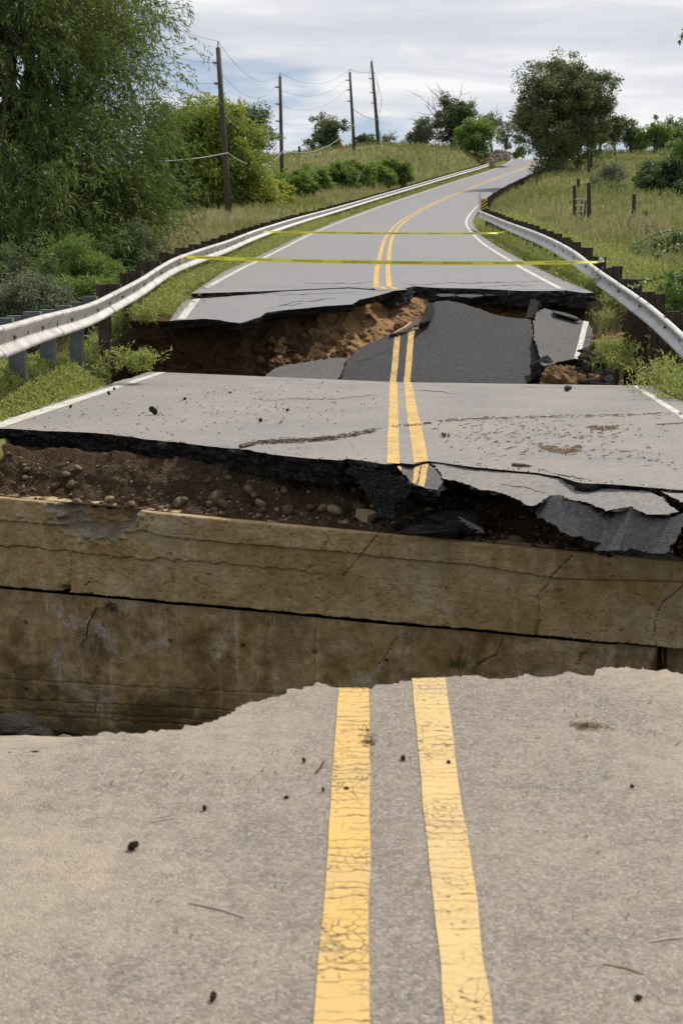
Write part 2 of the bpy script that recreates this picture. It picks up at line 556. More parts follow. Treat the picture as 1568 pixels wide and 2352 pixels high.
M['ink'] = simple('black_ink', (0.035, 0.032, 0.012), 0.6, 0, 0.1)
M['sign_yellow'] = simple('sign_yellow', (0.55, 0.36, 0.03), 0.5, 0, 0.1)
M['sign_black'] = simple('sign_black', (0.02, 0.02, 0.02), 0.5, 0, 0.1)
M['sign_white'] = simple('sign_white', (0.68, 0.68, 0.66), 0.5, 0, 0.08)
M['sign_red'] = simple('sign_red', (0.42, 0.05, 0.04), 0.5, 0, 0.08)
M['orange'] = simple('orange_marker', (0.60, 0.14, 0.03), 0.5, 0, 0.08)
M['gate_metal'] = simple('gate_metal', (0.36, 0.39, 0.38), 0.5, 0.3, 0.15)
M['gate_green'] = simple('gate_green', (0.05, 0.10, 0.055), 0.5, 0.1, 0.15)
M['insul'] = simple('insulator', (0.16, 0.155, 0.15), 0.4, 0, 0.15)
M['straw'] = simple('straw', (0.26, 0.18, 0.10), 0.9, 0, 0.4, 20, 0.2, 0.1, (0.42, 0.32, 0.20))
M['twig'] = simple('twig_dark', (0.075, 0.052, 0.034), 0.95, 0, 0.45, 24, 0.4, 0.1, (0.19, 0.135, 0.088))
M['pale_stick'] = simple('pale_stick', (0.48, 0.42, 0.32), 0.9, 0, 0.2, 20)


def leaf(name, cols, trans=0.35, rough=0.55, patch=0.6, tint=None):
    m_, t = newmat(name)
    g = t.n('NewGeometry')
    r = g.outputs['Random Per Island']
    k = len(cols)
    col = t.ramp(r, [(i / max(1, k - 1), c) for i, c in enumerate(cols)])
    if tint:
        col = t.mix(t.ramp(t.noise(g.outputs['Position'], patch, 4, 0.6), [(0.46, 0), (0.62, 0.85)]), col, tint)
    p = t.n('BsdfPrincipled', {'Base Color': col, 'Roughness': rough, 'Specular IOR Level': 0.35})
    tr = t.n('BsdfTranslucent', {'Color': t.mix(0.5, col, (0.20, 0.26, 0.03), 'ADD')})
    mx = t.n('MixShader', {0: trans, 1: p.outputs[0], 2: tr.outputs[0]})
    t.t.links.new(mx.outputs[0], t.n('OutputMaterial').inputs[0])
    return m_


M['leaf_willow'] = leaf('leaf_willow', [(0.034, 0.064, 0.014), (0.062, 0.105, 0.022), (0.108, 0.150, 0.045), (0.085, 0.125, 0.028)], 0.34, 0.6, 0.35, (0.10, 0.125, 0.022))
M['leaf_yellowgreen'] = leaf('leaf_yellowgreen', [(0.075, 0.125, 0.022), (0.13, 0.185, 0.032), (0.19, 0.235, 0.04)], 0.40, 0.5, 0.14, (0.33, 0.32, 0.035))
M['leaf_dark'] = leaf('leaf_dark', [(0.036, 0.062, 0.026), (0.064, 0.098, 0.042), (0.105, 0.142, 0.068)], 0.28)
M['leaf_olive'] = leaf('leaf_olive', [(0.060, 0.085, 0.036), (0.098, 0.126, 0.056), (0.145, 0.170, 0.085)], 0.3, 0.5, 0.25, (0.12, 0.145, 0.055))
M['leaf_mid'] = leaf('leaf_mid', [(0.075, 0.13, 0.026), (0.13, 0.195, 0.04), (0.20, 0.265, 0.06)], 0.38)
M['leaf_bright'] = leaf('leaf_bright', [(0.08, 0.15, 0.03), (0.13, 0.21, 0.05), (0.19, 0.26, 0.09)], 0.4)
M['leaf_pale'] = leaf('leaf_pale', [(0.40, 0.43, 0.36), (0.55, 0.57, 0.50), (0.18, 0.24, 0.09)], 0.3)
M['leaf_grey'] = leaf('leaf_grey', [(0.10, 0.115, 0.072), (0.145, 0.158, 0.105), (0.19, 0.20, 0.14)], 0.28)
def grit():
    m_, t = newmat('gravel')
    r = t.n('NewGeometry').outputs['Random Per Island']
    finish(t, t.ramp(r, [(0.0, (0.03, 0.02, 0.012)), (0.6, (0.085, 0.058, 0.034)), (0.88, (0.15, 0.11, 0.07)), (1.0, (0.32, 0.26, 0.19))]), 0.9, None, spec=0.15)
    return m_


M['gravel'] = grit()
M['clod_brown'] = soil('clod_brown', (0.045, 0.03, 0.018), (0.10, 0.07, 0.042), (0.18, 0.13, 0.085), 6)
M['soil_umber_shade'] = soil('soil_umber_shade', (0.035, 0.020, 0.010), (0.085, 0.050, 0.025), (0.15, 0.095, 0.05))
M['grass_fresh'] = leaf('grass_fresh', [(0.13, 0.165, 0.032), (0.215, 0.25, 0.055), (0.31, 0.325, 0.095), (0.38, 0.36, 0.15)], 0.40, 0.6)
M['grass_field'] = leaf('grass_field', [(0.135, 0.145, 0.045), (0.20, 0.195, 0.075), (0.28, 0.25, 0.125)], 0.3, 0.7, 0.12, (0.15, 0.17, 0.045))
M['grass_dry'] = leaf('grass_dry', [(0.30, 0.235, 0.13), (0.40, 0.32, 0.19), (0.24, 0.20, 0.10)], 0.3, 0.7)
M['grass_shade'] = leaf('grass_shade', [(0.085, 0.13, 0.03), (0.13, 0.18, 0.04), (0.18, 0.22, 0.06)], 0.35, 0.6)


def terrain_mat():
    m_, t = newmat('ground')
    g = t.n('NewGeometry')
    p = g.outputs['Position']
    a = t.noise(p, 0.075, 5, 0.6)
    b = t.noise(p, 0.7, 6, 0.65)
    c = t.noise(t.vm('MULTIPLY', p, (1, 1, 0.3)), 9, 5, 0.7)
    k = t.m('ADD', t.m('MULTIPLY', a, 0.5), t.m('ADD', t.m('MULTIPLY', b, 0.3), t.m('MULTIPLY', c, 0.2)))
    col = t.ramp(k, [(0.36, (0.080, 0.090, 0.026)), (0.47, (0.135, 0.135, 0.045)), (0.56, (0.20, 0.175, 0.075)), (0.68, (0.30, 0.245, 0.13))])
    nz = t.n('SeparateXYZ', {0: g.outputs['Normal']}).outputs[2]
    s1 = t.ramp(t.m('ADD', nz, t.m('MULTIPLY', t.m('SUBTRACT', b, 0.5), 0.4)), [(0.62, 1), (0.80, 0)])
    sl = t.ramp(b, [(0.35, (0.035, 0.023, 0.014)), (0.65, (0.10, 0.068, 0.042))])
    col = t.mix(s1, col, sl)
    finish(t, col, 0.95, t.m('ADD', b, t.m('MULTIPLY', c, 0.7)), 0.7, 0.12, spec=0.1)
    return m_


M['ground'] = terrain_mat()
# ------------------------------------------------------------------ road line and terrain
MID = Plane((0, 10.2, -0.09), (1, 10.2, -0.09), (0, 18.7, -0.29))
NEAR = zplane(0.0)
road_pts = [np.array([0.05, -25, 0.0]), np.array([0.12, 2.0, 0.0]), np.array([0.2, 5.0, 0.0]),
            np.array([0.50, 10.2, -0.09]), np.array([0.85, 18.8, -0.29]), np.array([0.84, 21.6, 0.40]),
            at(878, 663, 25.5), at(880, 603, 35.1), at(897, 539, 54.4), at(935, 501, 76), at(1007, 462, 101),
            at(1080, 432, 120), at(1140, 409, 137), at(1205, 385, 157), at(1232, 366, 176)]
e = road_pts[-1] - road_pts[-2]
road_pts += [road_pts[-1] + np.array([-4, 14, 0.1]), road_pts[-1] + np.array([-16, 34, -3.0]), road_pts[-1] + np.array([-40, 60, -9.0])]
RP = np.array(road_pts)
CLY = catmull(RP[6:], 1.0)                                  # far carriageway
CL = np.vstack([np.stack([np.interp(np.arange(-25, RP[6][1], 0.5), RP[:7, 1], RP[:7, k]) for k in range(3)], 1), CLY])
CLT = np.gradient(CL[:, :2], axis=0)
CLT /= np.linalg.norm(CLT, axis=1)[:, None]


def road_near(X, Y):
    """lateral offset (right positive) and road height at the closest centre-line point"""
    X, Y = np.atleast_1d(X).astype(float), np.atleast_1d(Y).astype(float)
    lat, rz = np.empty(X.shape), np.empty(X.shape)
    sh = X.shape
    X, Y = X.ravel(), Y.ravel()
    lat, rz = lat.ravel(), rz.ravel()
    for a in range(0, len(X), 20000):
        x, y = X[a:a + 20000], Y[a:a + 20000]
        d2 = (x[:, None] - CL[None, :, 0]) ** 2 + (y[:, None] - CL[None, :, 1]) ** 2
        i = d2.argmin(1)
        dx, dy = x - CL[i, 0], y - CL[i, 1]
        lat[a:a + 20000] = dx * CLT[i, 1] - dy * CLT[i, 0]
        along = dx * CLT[i, 0] + dy * CLT[i, 1]
        j = np.clip(i + np.sign(along).astype(int), 0, len(CL) - 1)
        seg = np.linalg.norm(CL[j, :2] - CL[i, :2], axis=1) + 1e-6
        rz[a:a + 20000] = CL[i, 2] + (CL[j, 2] - CL[i, 2]) * np.clip(np.abs(along) / seg, 0, 1)
    return lat.reshape(sh), rz.reshape(sh)


ctrl = [at(450, 548, 47), at(390, 562, 41), at(528, 512, 65), at(620, 475, 82), at(648, 420, 110), at(760, 448, 98),
        at(930, 415, 120), at(600, 376, 142), at(700, 357, 150), at(814, 350, 146), at(870, 338, 152), at(1000, 342, 165), at(1060, 348, 165),
        at(1100, 366, 150), at(1160, 350, 172), at(100, 480, 85), at(-300, 420, 130), at(-800, 470, 90), at(300, 500, 70), at(300, 400, 150),
        at(1340, 516, 62), at(1455, 516, 64), at(1300, 548, 47), at(1430, 590, 33), at(1560, 600, 33), at(1500, 560, 44),
        at(1400, 452, 82), at(1275, 394, 122), at(1380, 357, 155), at(1568, 352, 160), at(1568, 445, 95), at(1450, 400, 120),
        at(1190, 470, 78), at(1180, 500, 60), at(1230, 440, 92), at(1250, 405, 112), at(1900, 430, 110), at(2200, 360, 160), at(1900, 520, 55),
        (-60, 260, 15), (0, 260, 13), (60, 260, 14), (150, 240, 16), (-150, 220, 14), (-150, 60, 3), (150, 60, 5),
        (-8, 30, -0.6), (-9, 23, -1.3), (-14, 22, -1.6), (-30, 30, -0.5), (-10, 40, 1.0), (-9, 14, -1.7), (-7, 19, -1.1),
        (7.2, 20, -0.9), (9, 17, -1.6), (14, 20, -1.0), (30, 22, -0.4), (8, 25, 0.5), (7.5, 13, -1.6), (12, 27, 0.9),
        (-12, 6, -2.4), (12, 6, -2.4), (-40, 8, -2.2), (40, 8, -2.2), (-9, -5, -0.5), (9, -5, -0.5), (-40, -10, 0), (40, -10, 0),
        (-7.5, 50, 2.0), (-8, 62, 2.8), (-9, 75, 3.8)]
ctrl = np.array([list(c) for c in ctrl], float)
_D = np.linalg.norm(ctrl[:, None, :2] - ctrl[None, :, :2], axis=2)
_A = np.zeros((len(ctrl) + 1,) * 2)
_A[:-1, :-1] = -_D - 0.5 * np.eye(len(ctrl)) * 0
_A[:-1, -1] = _A[-1, :-1] = 1
_A[:-1, :-1] += np.eye(len(ctrl)) * -0.8
_W = np.linalg.solve(_A, np.concatenate([ctrl[:, 2], [0]]))

TOPZ = -0.61                                                     # top of the concrete sill
WA, WB = zplane(TOPZ).hit(0, 1140), zplane(TOPZ).hit(1568, 1290)
WALL = Plane(WA, WB, WA + np.array([0, 0, 1.0]))
wd = (WB - WA) / np.linalg.norm(WB - WA)
WN = np.array([wd[1], -wd[0], 0.0])                              # towards the viewer
if WN[1] > 0: WN = -WN
wall_y = lambda X: WA[1] + (X - WA[0]) * wd[1] / wd[0]

# far edge of the second wash-out, seen along the broken road
BANK_TOP = [(300, 742, 21.2), (340, 742, 21.3), (410, 745, 21.55), (500, 742, 21.75), (560, 752, 21.75), (605, 742, 22.3), (690, 724, 23.3), (800, 708, 24.3),
            (835, 698, 24.9), (900, 692, 25.5), (1000, 688, 25.9), (1150, 690, 26.0), (1300, 692, 25.9), (1350, 694, 25.7), (1420, 700, 25.2)]
BT = np.array([at(*b) for b in BANK_TOP])


def terrain(X, Y):
    X, Y = np.atleast_1d(X).astype(float), np.atleast_1d(Y).astype(float)
    sh = X.shape
    x, y = X.ravel(), Y.ravel()
    z = np.full(x.shape, _W[-1])
    for a in range(len(ctrl)):
        z -= _W[a] * np.hypot(x - ctrl[a, 0], y - ctrl[a, 1])
    z = z + 0.10 * fbm(x * 0.35, y * 0.35, 0, 3) + 0.25 * fbm(x * 0.06, y * 0.06, 0, 5, 2) * smooth(30, 80, y)
    lat, rz = road_near(x, y)
    al = np.abs(lat)
    wide = np.where(y < 30, 1.6, 3.5)
    wide = np.where((lat < 0) & (y < 19), 3.4, wide)
    wgt = smooth(np.where((lat < 0) & (y < 19), 5.6, 4.0), 4.6 + wide, al)
    inner = rz - 0.10 + 0.03 * fbm(x * 2, y * 2, 0, 8, 2)
    z = inner * (1 - wgt) + z * wgt
    z = np.where(al < 3.75, np.minimum(z, rz - 0.30), z)
    # raised grassy shoulder beside the middle slab
    z = z + 0.36 * smooth(4.0, 4.75, -lat) * smooth(9.0, 6.8, -lat) * smooth(9.5, 11.5, y) * smooth(19.2, 18.3, y)
    # first wash-out: the creek bed in front of the concrete wall
    creek = smooth(0.25, -0.05, y - wall_y(x) - 0.25) * smooth(2.4, 3.4, y)
    z = z * (1 - creek) + (-2.72 + 0.05 * fbm(x * 1.5, y * 1.5, 0, 9)) * creek
    z = np.where((y < 3.0), np.minimum(z, -0.35), z)
    # under the middle slab
    ms = (al < 3.5) & (y > wall_y(x) - 0.2) & (y < 19.2)
    z = np.where(ms, np.minimum(z, -1.9), z)
    # second wash-out
    yf = np.interp(x, BT[:, 0], BT[:, 1]) + 0.55 + 0.9 * smooth(-0.8, -1.6, x)
    jag = 0.18 * fbm(x * 1.7, y * 1.7, 0, 21, 3)
    ins = smooth(-4.0, -3.6, x + jag) * np.where(y < 24.6, smooth(6.0, 5.0, x + 2 * jag), smooth(4.75, 4.35, x + jag)) * smooth(18.3, 18.6, y + jag) * smooth(0.0, -0.35, y - yf)
    z = z * (1 - ins) + (-2.0 + 0.1 * fbm(x, y, 0, 6)) * ins
    return z.reshape(sh)


def tz(x, y):
    return float(terrain(np.array([x]), np.array([y]))[0])


gx = np.concatenate([np.linspace(-400, -60, 24), np.linspace(-58, -16, 36), np.arange(-15, -6.2, 0.4), np.arange(-6.2, 7.2, 0.14), np.arange(7.2, 16, 0.4), np.linspace(16.5, 60, 36), np.linspace(63, 400, 24)])
gy = np.concatenate([np.linspace(-120, -10, 14), np.arange(-8, 8, 0.5), np.arange(8, 30, 0.14), np.arange(30, 60, 0.5), np.arange(60, 190, 1.3), np.linspace(192, 420, 28)])
GX, GY = np.meshgrid(gx, gy)
GZ = terrain(GX, GY)
ni, nj = GX.shape
idx = np.arange(ni * nj).reshape(ni, nj)
quad = np.stack([idx[:-1, :-1], idx[:-1, 1:], idx[1:, 1:], idx[1:, :-1]], -1).reshape(-1, 4)
fz = GZ.ravel()[quad].mean(1); fy = GY.ravel()[quad].mean(1); fx = GX.ravel()[quad].mean(1)
gm = np.where((fz < -1.55) & (fy < 27) & (np.abs(fx) < 40), 1, 0)
ground = part('ground', np.stack([GX, GY, GZ], -1).reshape(-1, 3), [quad], [M['ground'], M['mud']], None, gm, smooth_=True)
tag(ground, 'rolling grassy ground on both sides of the washed out road', None, None, 'structure')


# ------------------------------------------------------------------ broken slabs
def ragged(P, amps, n, step, seed):
    out = []
    s0 = 0.0
    k = len(P)
    for i in range(k):
        a, b = np.array(P[i], float), np.array(P[(i + 1) % k], float)
        L = np.linalg.norm(b - a)
        if L < 1e-5: continue
        ev = (b - a) / L
        q = np.cross(n, ev)
        am = amps[i]
        m_ = max(1, int(round(L / step))) if am > 0 else 1
        for j in range(m_):
            t = j / m_
            off = am * (float(fbm((s0 + L * t) * 3.1, seed * 1.7, 0, seed, 5, 0.62)) * min(1.0, (4 * t * (1 - t)) + 0.35) + 0.7 * abs(float(fbm((s0 + L * t) * 11.0, seed * 2.3, 0, seed + 40, 4, 0.7))) - 0.3)
            out.append(a + (b - a) * t + q * off)
        s0 += L
    return np.array(out)


def slab_mesh(P, n, thick, seed, rough=0.03, under=0.04, K=6):
    """closed broken slab: P outline in space, n its upward normal"""
    P = np.array(P, float)
    n = np.array(n, float)
    ex = np.cross(n, [0, 1, 0.01]); ex /= np.linalg.norm(ex)
    ey = np.cross(n, ex)
    u, v = P @ ex, P @ ey
    area = 0.5 * np.sum(u * np.roll(v, -1) - v * np.roll(u, -1))
    tang = np.roll(P, -1, 0) - np.roll(P, 1, 0)
    tang /= (np.linalg.norm(tang, axis=1)[:, None] + 1e-9)
    inw = np.cross(n, tang) * (1 if area > 0 else -1)
    chk = np.mean(np.einsum('ij,ij->i', inw, P.mean(0) - P))
    if chk < 0: inw = -inw
    V, F, mi = list(P), [], []
    k = len(P)
    for r in range(1, K + 1):
        f = r / K
        j = rough * (0.7 * fbm(P[:, 0] * 7, P[:, 1] * 7, P[:, 2] * 7 + r * 0.6, seed, 3) + 0.5 * fbm(P[:, 0] * 23, P[:, 1] * 23, r * 0.9, seed + 5, 2))
        V += list(P - n * thick * f + inw * (under * f + j)[:, None])
    tri = tessellate_polygon([[Vector(p) for p in P]])
    F += [tuple(t) for t in tri]; mi += [0] * len(tri)
    for r in range(K):
        for i in range(k):
            i2 = (i + 1) % k
            F.append((r * k + i, r * k + i2, (r + 1) * k + i2, (r + 1) * k + i)); mi.append(1)
    F += [tuple(K * k + i for i in t[::-1]) for t in tri]; mi += [1] * len(tri)
    return V, F, mi


def px_slab(name, plane, pts, thick, mtop, seed, step=0.05, label=None, cat=None, group=None, kind=None, rough=0.06, under=0.04, parent=None):
    """pts: (px, py, amp) seen on `plane`"""
    P = [plane.hit(p[0], p[1]) for p in pts]
    P = ragged(P, [p[2] for p in pts], plane.n, step, seed)
    V, F, mi = slab_mesh(P, plane.n, thick, seed, rough, under)
    if parent is not None or kind == 'structure':
        o = part(name, V, F, [mtop, M['broken']], parent, mi)
        if kind: tag(o, label, None, None, kind)
        return o
    return solo(name, V, F, [mtop, M['broken']], label, cat, group, mi)


def strip(name, plane, left, right, mat, parent, h=0.004, n=24, wav=0.004, seed=0):
    """painted line between two px polylines"""
    V, F = [], []
    left, right = np.array(left, float), np.array(right, float)
    A = np.array([plane.up(plane.hit(*p), h) for p in left]); B = np.array([plane.up(plane.hit(*p), h) for p in right])
    ts = np.linspace(0, len(A) - 1, n)
    ip = lambda Q: np.stack([np.interp(ts, np.arange(len(Q)), Q[:, k]) for k in range(3)], 1)
    A, B = ip(A), ip(B)
    wv = wav * fbm(ts * 9, 0, 0, seed + 3, 3)[:, None]
    wv2 = wav * fbm(ts * 9, 5, 0, seed + 5, 3)[:, None]
    ax = (B - A) / np.linalg.norm(B - A, axis=1)[:, None]
    V = np.vstack([A + ax * wv, B + ax * wv2])
    F = [(i, i + 1, n + i + 1, n + i) for i in range(n - 1)]
    return part(name, V, F, mat, parent)


# near slab
NEAR_EDGE = [(-1300, 1765), (-500, 1742), (-120, 1722), (0, 1722), (150, 1715), (330, 1681), (420, 1661), (520, 1640), (580, 1614), (660, 1591), (720, 1582),
             (775, 1580), (850, 1580), (900, 1566), (945, 1558), (1020, 1556), (1060, 1556), (1200, 1546), (1300, 1538), (1400, 1531), (1475, 1527), (1530, 1535), (1600, 1540), (1900, 1560), (2900, 1580)]
P = [NEAR.hit(*p) for p in NEAR_EDGE]
amps = [0.05] * (len(P) - 1) + [0, 0, 0]
P += [np.array([3.6, -6, 0]), np.array([-3.6, -6, 0])]
P = ragged(P, amps, NEAR.n, 0.012, 5)
V, F, mi = slab_mesh(P, NEAR.n, 0.22, 5)
road_n = part('road_near', V, F, [M['asphalt_near'], M['broken']], None, mi)
tag(road_n, 'dusty grey asphalt road end in the foreground', None, None, 'structure')
strip('yellow_line', NEAR, [(778, 1582), (702, 2600), (640, 3400)], [(849, 1582), (846, 2600), (846, 3400)], M['yellow'], road_n, n=140, wav=0.003, seed=1)
strip('yellow_line', NEAR, [(945, 1560), (1047, 2600), (1120, 3400)], [(1020, 1558), (1168, 2600), (1280, 3400)], M['yellow_dusty'], road_n, n=140, wav=0.003, seed=2)
# dropped lip at the left of the near slab
LIP = Plane(zplane(-0.10).hit(0, 1700), zplane(-0.10).hit(340, 1690), zplane(-0.02).hit(150, 1724))
px_slab('asphalt_fragment', LIP, [(-120, 1692, .01), (0, 1690, .012), (60, 1688, .012), (150, 1693, .012), (240, 1690, .012), (335, 1694, .01), (300, 1712, .01), (150, 1722, .01), (0, 1728, .01), (-120, 1730, .01)],
        0.1, M['asphalt_near'], 31, 0.03, 'pale broken lip of asphalt sagging at the left edge of the foreground road', 'asphalt piece')

# middle slab
MID_EDGE = [(-70, 977, .03), (0, 984, .03), (100, 990, .03), (200, 993, .03), (300, 1003, .03), (400, 1015, .03), (470, 1024, .03), (560, 1033, .03), (620, 1043, .03),
            (700, 1052, .025), (780, 1057, .02), (795, 1053, .02), (850, 1060, .02), (885, 1066, .02), (921, 1063, .012), (949, 1066, .01), (984, 1059, .008), (1024, 1064, .008), (1074, 1071, .008),
            (1154, 1079, .008), (1234, 1086, .008), (1284, 1094, .01), (1334, 1109, .01), (1384, 1111, .01), (1434, 1114, .01), (1484, 1119, .01), (1568, 1126, .02), (1750, 1150, 0),
            (1950, 1120, 0), (1492, 886, .004), (1455, 885.5, .004), (905, 877.5, .004), (375, 855, .004), (345, 853.5, 0.03), (170, 908, .03), (0, 958, .03)]
road_m = px_slab('road_middle', MID, MID_EDGE, 0.20, M['asphalt_mid'], 7, 0.04, 'cracked grey asphalt slab stranded between the two wash-outs', kind='structure', under=0.05)
strip('yellow_line', MID, [(888, 1064), (895, 877.5)], [(917, 1066), (911, 877.8)], M['yellow'], road_m, n=60, wav=0.004, seed=3)
strip('yellow_line', MID, [(949, 1064), (941, 1000), (932, 940), (928, 878)], [(983, 1060), (972, 1000), (957, 940), (945, 878.2)], M['yellow'], road_m, n=60, wav=0.004, seed=4)
strip('white_edge_line', MID, [(-40, 983), (0, 969), (276, 883), (365, 855.3)], [(4, 983), (40, 971), (276, 891), (382, 855.6)], M['white'], road_m, n=40, wav=0.006, seed=5)
strip('white_edge_line', MID, [(1449, 886), (1568, 964), (1720, 1066)], [(1462, 886), (1568, 951), (1720, 1044)], M['white'], road_m, n=40, wav=0.006, seed=6)

z6 = lambda x, y, a=0.02: (784 + x * 0.5, 839 + y * 0.5, a)
PB = Plane(MID.hit(1024, 1064) - np.array([0, 0, .015]), MID.hit(1484, 1119) - np.array([0, 0, .03]), zplane(-0.20).hit(1214, 1161))
px_slab('asphalt_slab', PB, [z6(402, 448, .008), z6(480, 456, .008), z6(580, 471, .008), z6(740, 488, .008), z6(900, 506, .01), z6(1000, 520), z6(1100, 552), z6(1210, 566), z6(1330, 572), z6(1420, 578), z6(1470, 606), z6(1545, 672),
                             z6(1500, 684), z6(1395, 684), z6(1330, 645), z6(1210, 672), z6(1130, 634), z6(1000, 594), z6(960, 597), z6(900, 632), z6(868, 645), z6(790, 606), z6(700, 577), z6(640, 570), z6(520, 525), z6(472, 520), z6(432, 470)],
        0.06, M['asphalt_mid'], 41, 0.014, 'long cracked asphalt strip broken off the middle road slab, sagging at right', 'asphalt slab', under=0.06)
PD = Plane(PB.hit(1264, 1143) - np.array([0, 0, .025]), PB.hit(1540, 1180) - np.array([0, 0, .03]), zplane(-0.42).hit(1364, 1264))
px_slab('asphalt_slab', PD, [z6(887, 672), z6(962, 609), z6(1000, 606), z6(1128, 645), z6(1210, 684), z6(1332, 657), z6(1392, 696), z6(1500, 696), z6(1568, 676), z6(1700, 650), z6(1700, 720), z6(1560, 745), z6(1490, 862), z6(1400, 850), z6(1330, 838), z6(1240, 845),
                             z6(1165, 850), z6(1190, 818), z6(1100, 785), z6(1040, 770), z6(1000, 755), z6(980, 735), z6(930, 705), z6(900, 700)],
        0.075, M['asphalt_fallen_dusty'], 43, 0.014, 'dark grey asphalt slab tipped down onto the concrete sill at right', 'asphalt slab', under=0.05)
PE = Plane(MID.hit(1484, 1119) - np.array([0, 0, .02]), MID.hit(1600, 1135) - np.array([0, 0, .03]), MID.hit(1560, 1150) - np.array([0, 0, .06]))
px_slab('asphalt_fragment', PE, [z6(1452, 576), z6(1568, 582), z6(1800, 610), z6(1800, 660), z6(1600, 628), z6(1555, 627), z6(1500, 600)], 0.12, M['asphalt_mid'], 45, 0.03,
        'pointed asphalt wedge at the far right of the cracked road edge', 'asphalt piece')
PA = Plane(MID.hit(984, 1059) - np.array([0, 0, .012]), MID.hit(921, 1062) - np.array([0, 0, .02]), zplane(-0.19).hit(960, 1118))
pa = thing('painted_fragment', 'small tilted asphalt piece carrying broken ends of the double yellow line', 'asphalt piece', PA.hit(960, 1118))
px_slab('asphalt', PA, [z6(262, 452, .005), z6(300, 455, .006), z6(330, 459, .006), z6(395, 452, .006), z6(428, 472), z6(462, 515), z6(464, 548), z6(440, 574), z6(375, 562), z6(330, 545), z6(300, 510), z6(270, 486)], 0.11, M['asphalt_fallen_dusty'], 47, 0.02, parent=pa)
strip('yellow_line', PA, [z6(240, 452)[:2], z6(272, 488)[:2]], [z6(270, 450)[:2], z6(276, 478)[:2]], M['yellow'], pa, n=8)
strip('yellow_line', PA, [z6(337, 459)[:2], z6(325, 540)[:2]], [z6(364, 458)[:2], z6(343, 548)[:2]], M['yellow'], pa, n=12)
strip('yellow_line', PA, [z6(370, 457)[:2], z6(352, 552)[:2]], [z6(398, 454)[:2], z6(380, 562)[:2]], M['yellow'], pa, n=12)
PF = Plane(at(800, 1074, 10.15), at(950, 1108, 9.75), at(895, 1190, 9.85))
px_slab('asphalt_sheet', PF, [z6(16, 475), z6(50, 457), z6(130, 462), z6(255, 502), z6(338, 556), z6(300, 600), z6(245, 640), z6(236, 670), z6(258, 712), z6(205, 705), z6(120, 610), z6(80, 530), z6(40, 490)], 0.05, M['broken'], 49, 0.02,
        'black asphalt sheet hanging off the road edge beside the yellow line', 'asphalt sheet', under=0.01, rough=0.015)

# far carriageway: broken near end and ribbon
FAR = Plane(RP[6], RP[6] + np.array([1, 0.01, 0]), RP[7])
FAR_EDGE = [(440, 674, .006), (600, 669, .006), (800, 660, .006), (858, 664, .01), (905, 667, .02), (935, 661, .02), (950, 657, .02), (1000, 661, .02), (1100, 663, .02), (1200, 668, .02), (1250, 668, .015), (1300, 667, .02), (1345, 673, .02), (1362, 672, 0)]
CUT = 34.0
P = [FAR.hit(p[0], p[1]) for p in FAR_EDGE]
c0 = np.array([np.interp(CUT, CL[:, 1], CL[:, 0]), CUT, 0]); tg = CLT[np.abs(CL[:, 1] - CUT).argmin()]
lv, rv = np.array([tg[1], -tg[0]]) * -3.85, np.array([tg[1], -tg[0]]) * 3.85
for q in (rv, lv):
    x, y = c0[0] + q[0], c0[1] + q[1]
    P.append(np.array([x, y, FAR.z(x, y)]))
P = ragged(P, [p[2] for p in FAR_EDGE] + [0, 0], FAR.n, 0.06, 9)
V, F, mi = slab_mesh(P, FAR.n, 0.28, 9, 0.07, 0.10, 7)
i0 = np.where(CL[:, 1] > CUT + 0.3)[0][0]
sec = CL[i0:]
lats = np.linspace(-3.85, 3.85, 9)
rb = []
for q, (c, t_) in enumerate(zip(sec, CLT[i0:])):
    for l in lats:
        x, y = c[0] + t_[1] * l, c[1] - t_[0] * l
        rb.append((x, y, c[2] - 0.012 * abs(l) * min(1, q / 12)))
rb = np.array(rb)
first = [(c0[0] + tg[1] * l, c0[1] - tg[0] * l) for l in lats]
first = np.array([(x, y, FAR.z(x, y)) for x, y in first])
rb = np.vstack([first, rb])
nr = len(rb) // 9
o = len(V)
V = list(V) + list(rb)
for a in range(nr - 1):
    for b in range(8):
        F.append((o + a * 9 + b, o + a * 9 + b + 1, o + (a + 1) * 9 + b + 1, o + (a + 1) * 9 + b)); mi.append(0)
road_f = part('road_far', V, F, [M['asphalt_far'], M['broken']], None, mi)
tag(road_f, 'grey two lane asphalt road curving uphill beyond the wash-outs', None, None, 'structure')


def road_surface(l, y0, s):
    pass


def far_line(name, l0, l1, mat, y_start, h=0.006, y_end=400):
    V, F = [], []
    ii = [i for i in range(len(CL)) if CL[i, 1] > y_start and CL[i, 1] < y_end]
    def pt(i, l):
        c, t_ = CL[i], CLT[i]
        x, y = c[0] + t_[1] * l, c[1] - t_[0] * l
        if y <= CUT: z = FAR.z(x, y)
        else:
            q = max(0, i - i0)
            z = c[2] - 0.012 * abs(l) * min(1, q / 12)
        return (x, y, z + h)
    for i in ii:
        V += [pt(i, l0), pt(i, l1)]
    F = [(2 * k, 2 * k + 1, 2 * k + 3, 2 * k + 2) for k in range(len(ii) - 1)]
    return part(name, V, F, mat, road_f)


far_line('yellow_line', -0.19, -0.075, M['yellow_far'], 25.75)
far_line('yellow_line', 0.075, 0.19, M['yellow_far'], 25.75)
far_line('white_edge_line', -3.52, -3.40, M['white'], 25.5)
far_line('white_edge_line', 3.40, 3.52, M['white'], 25.6)

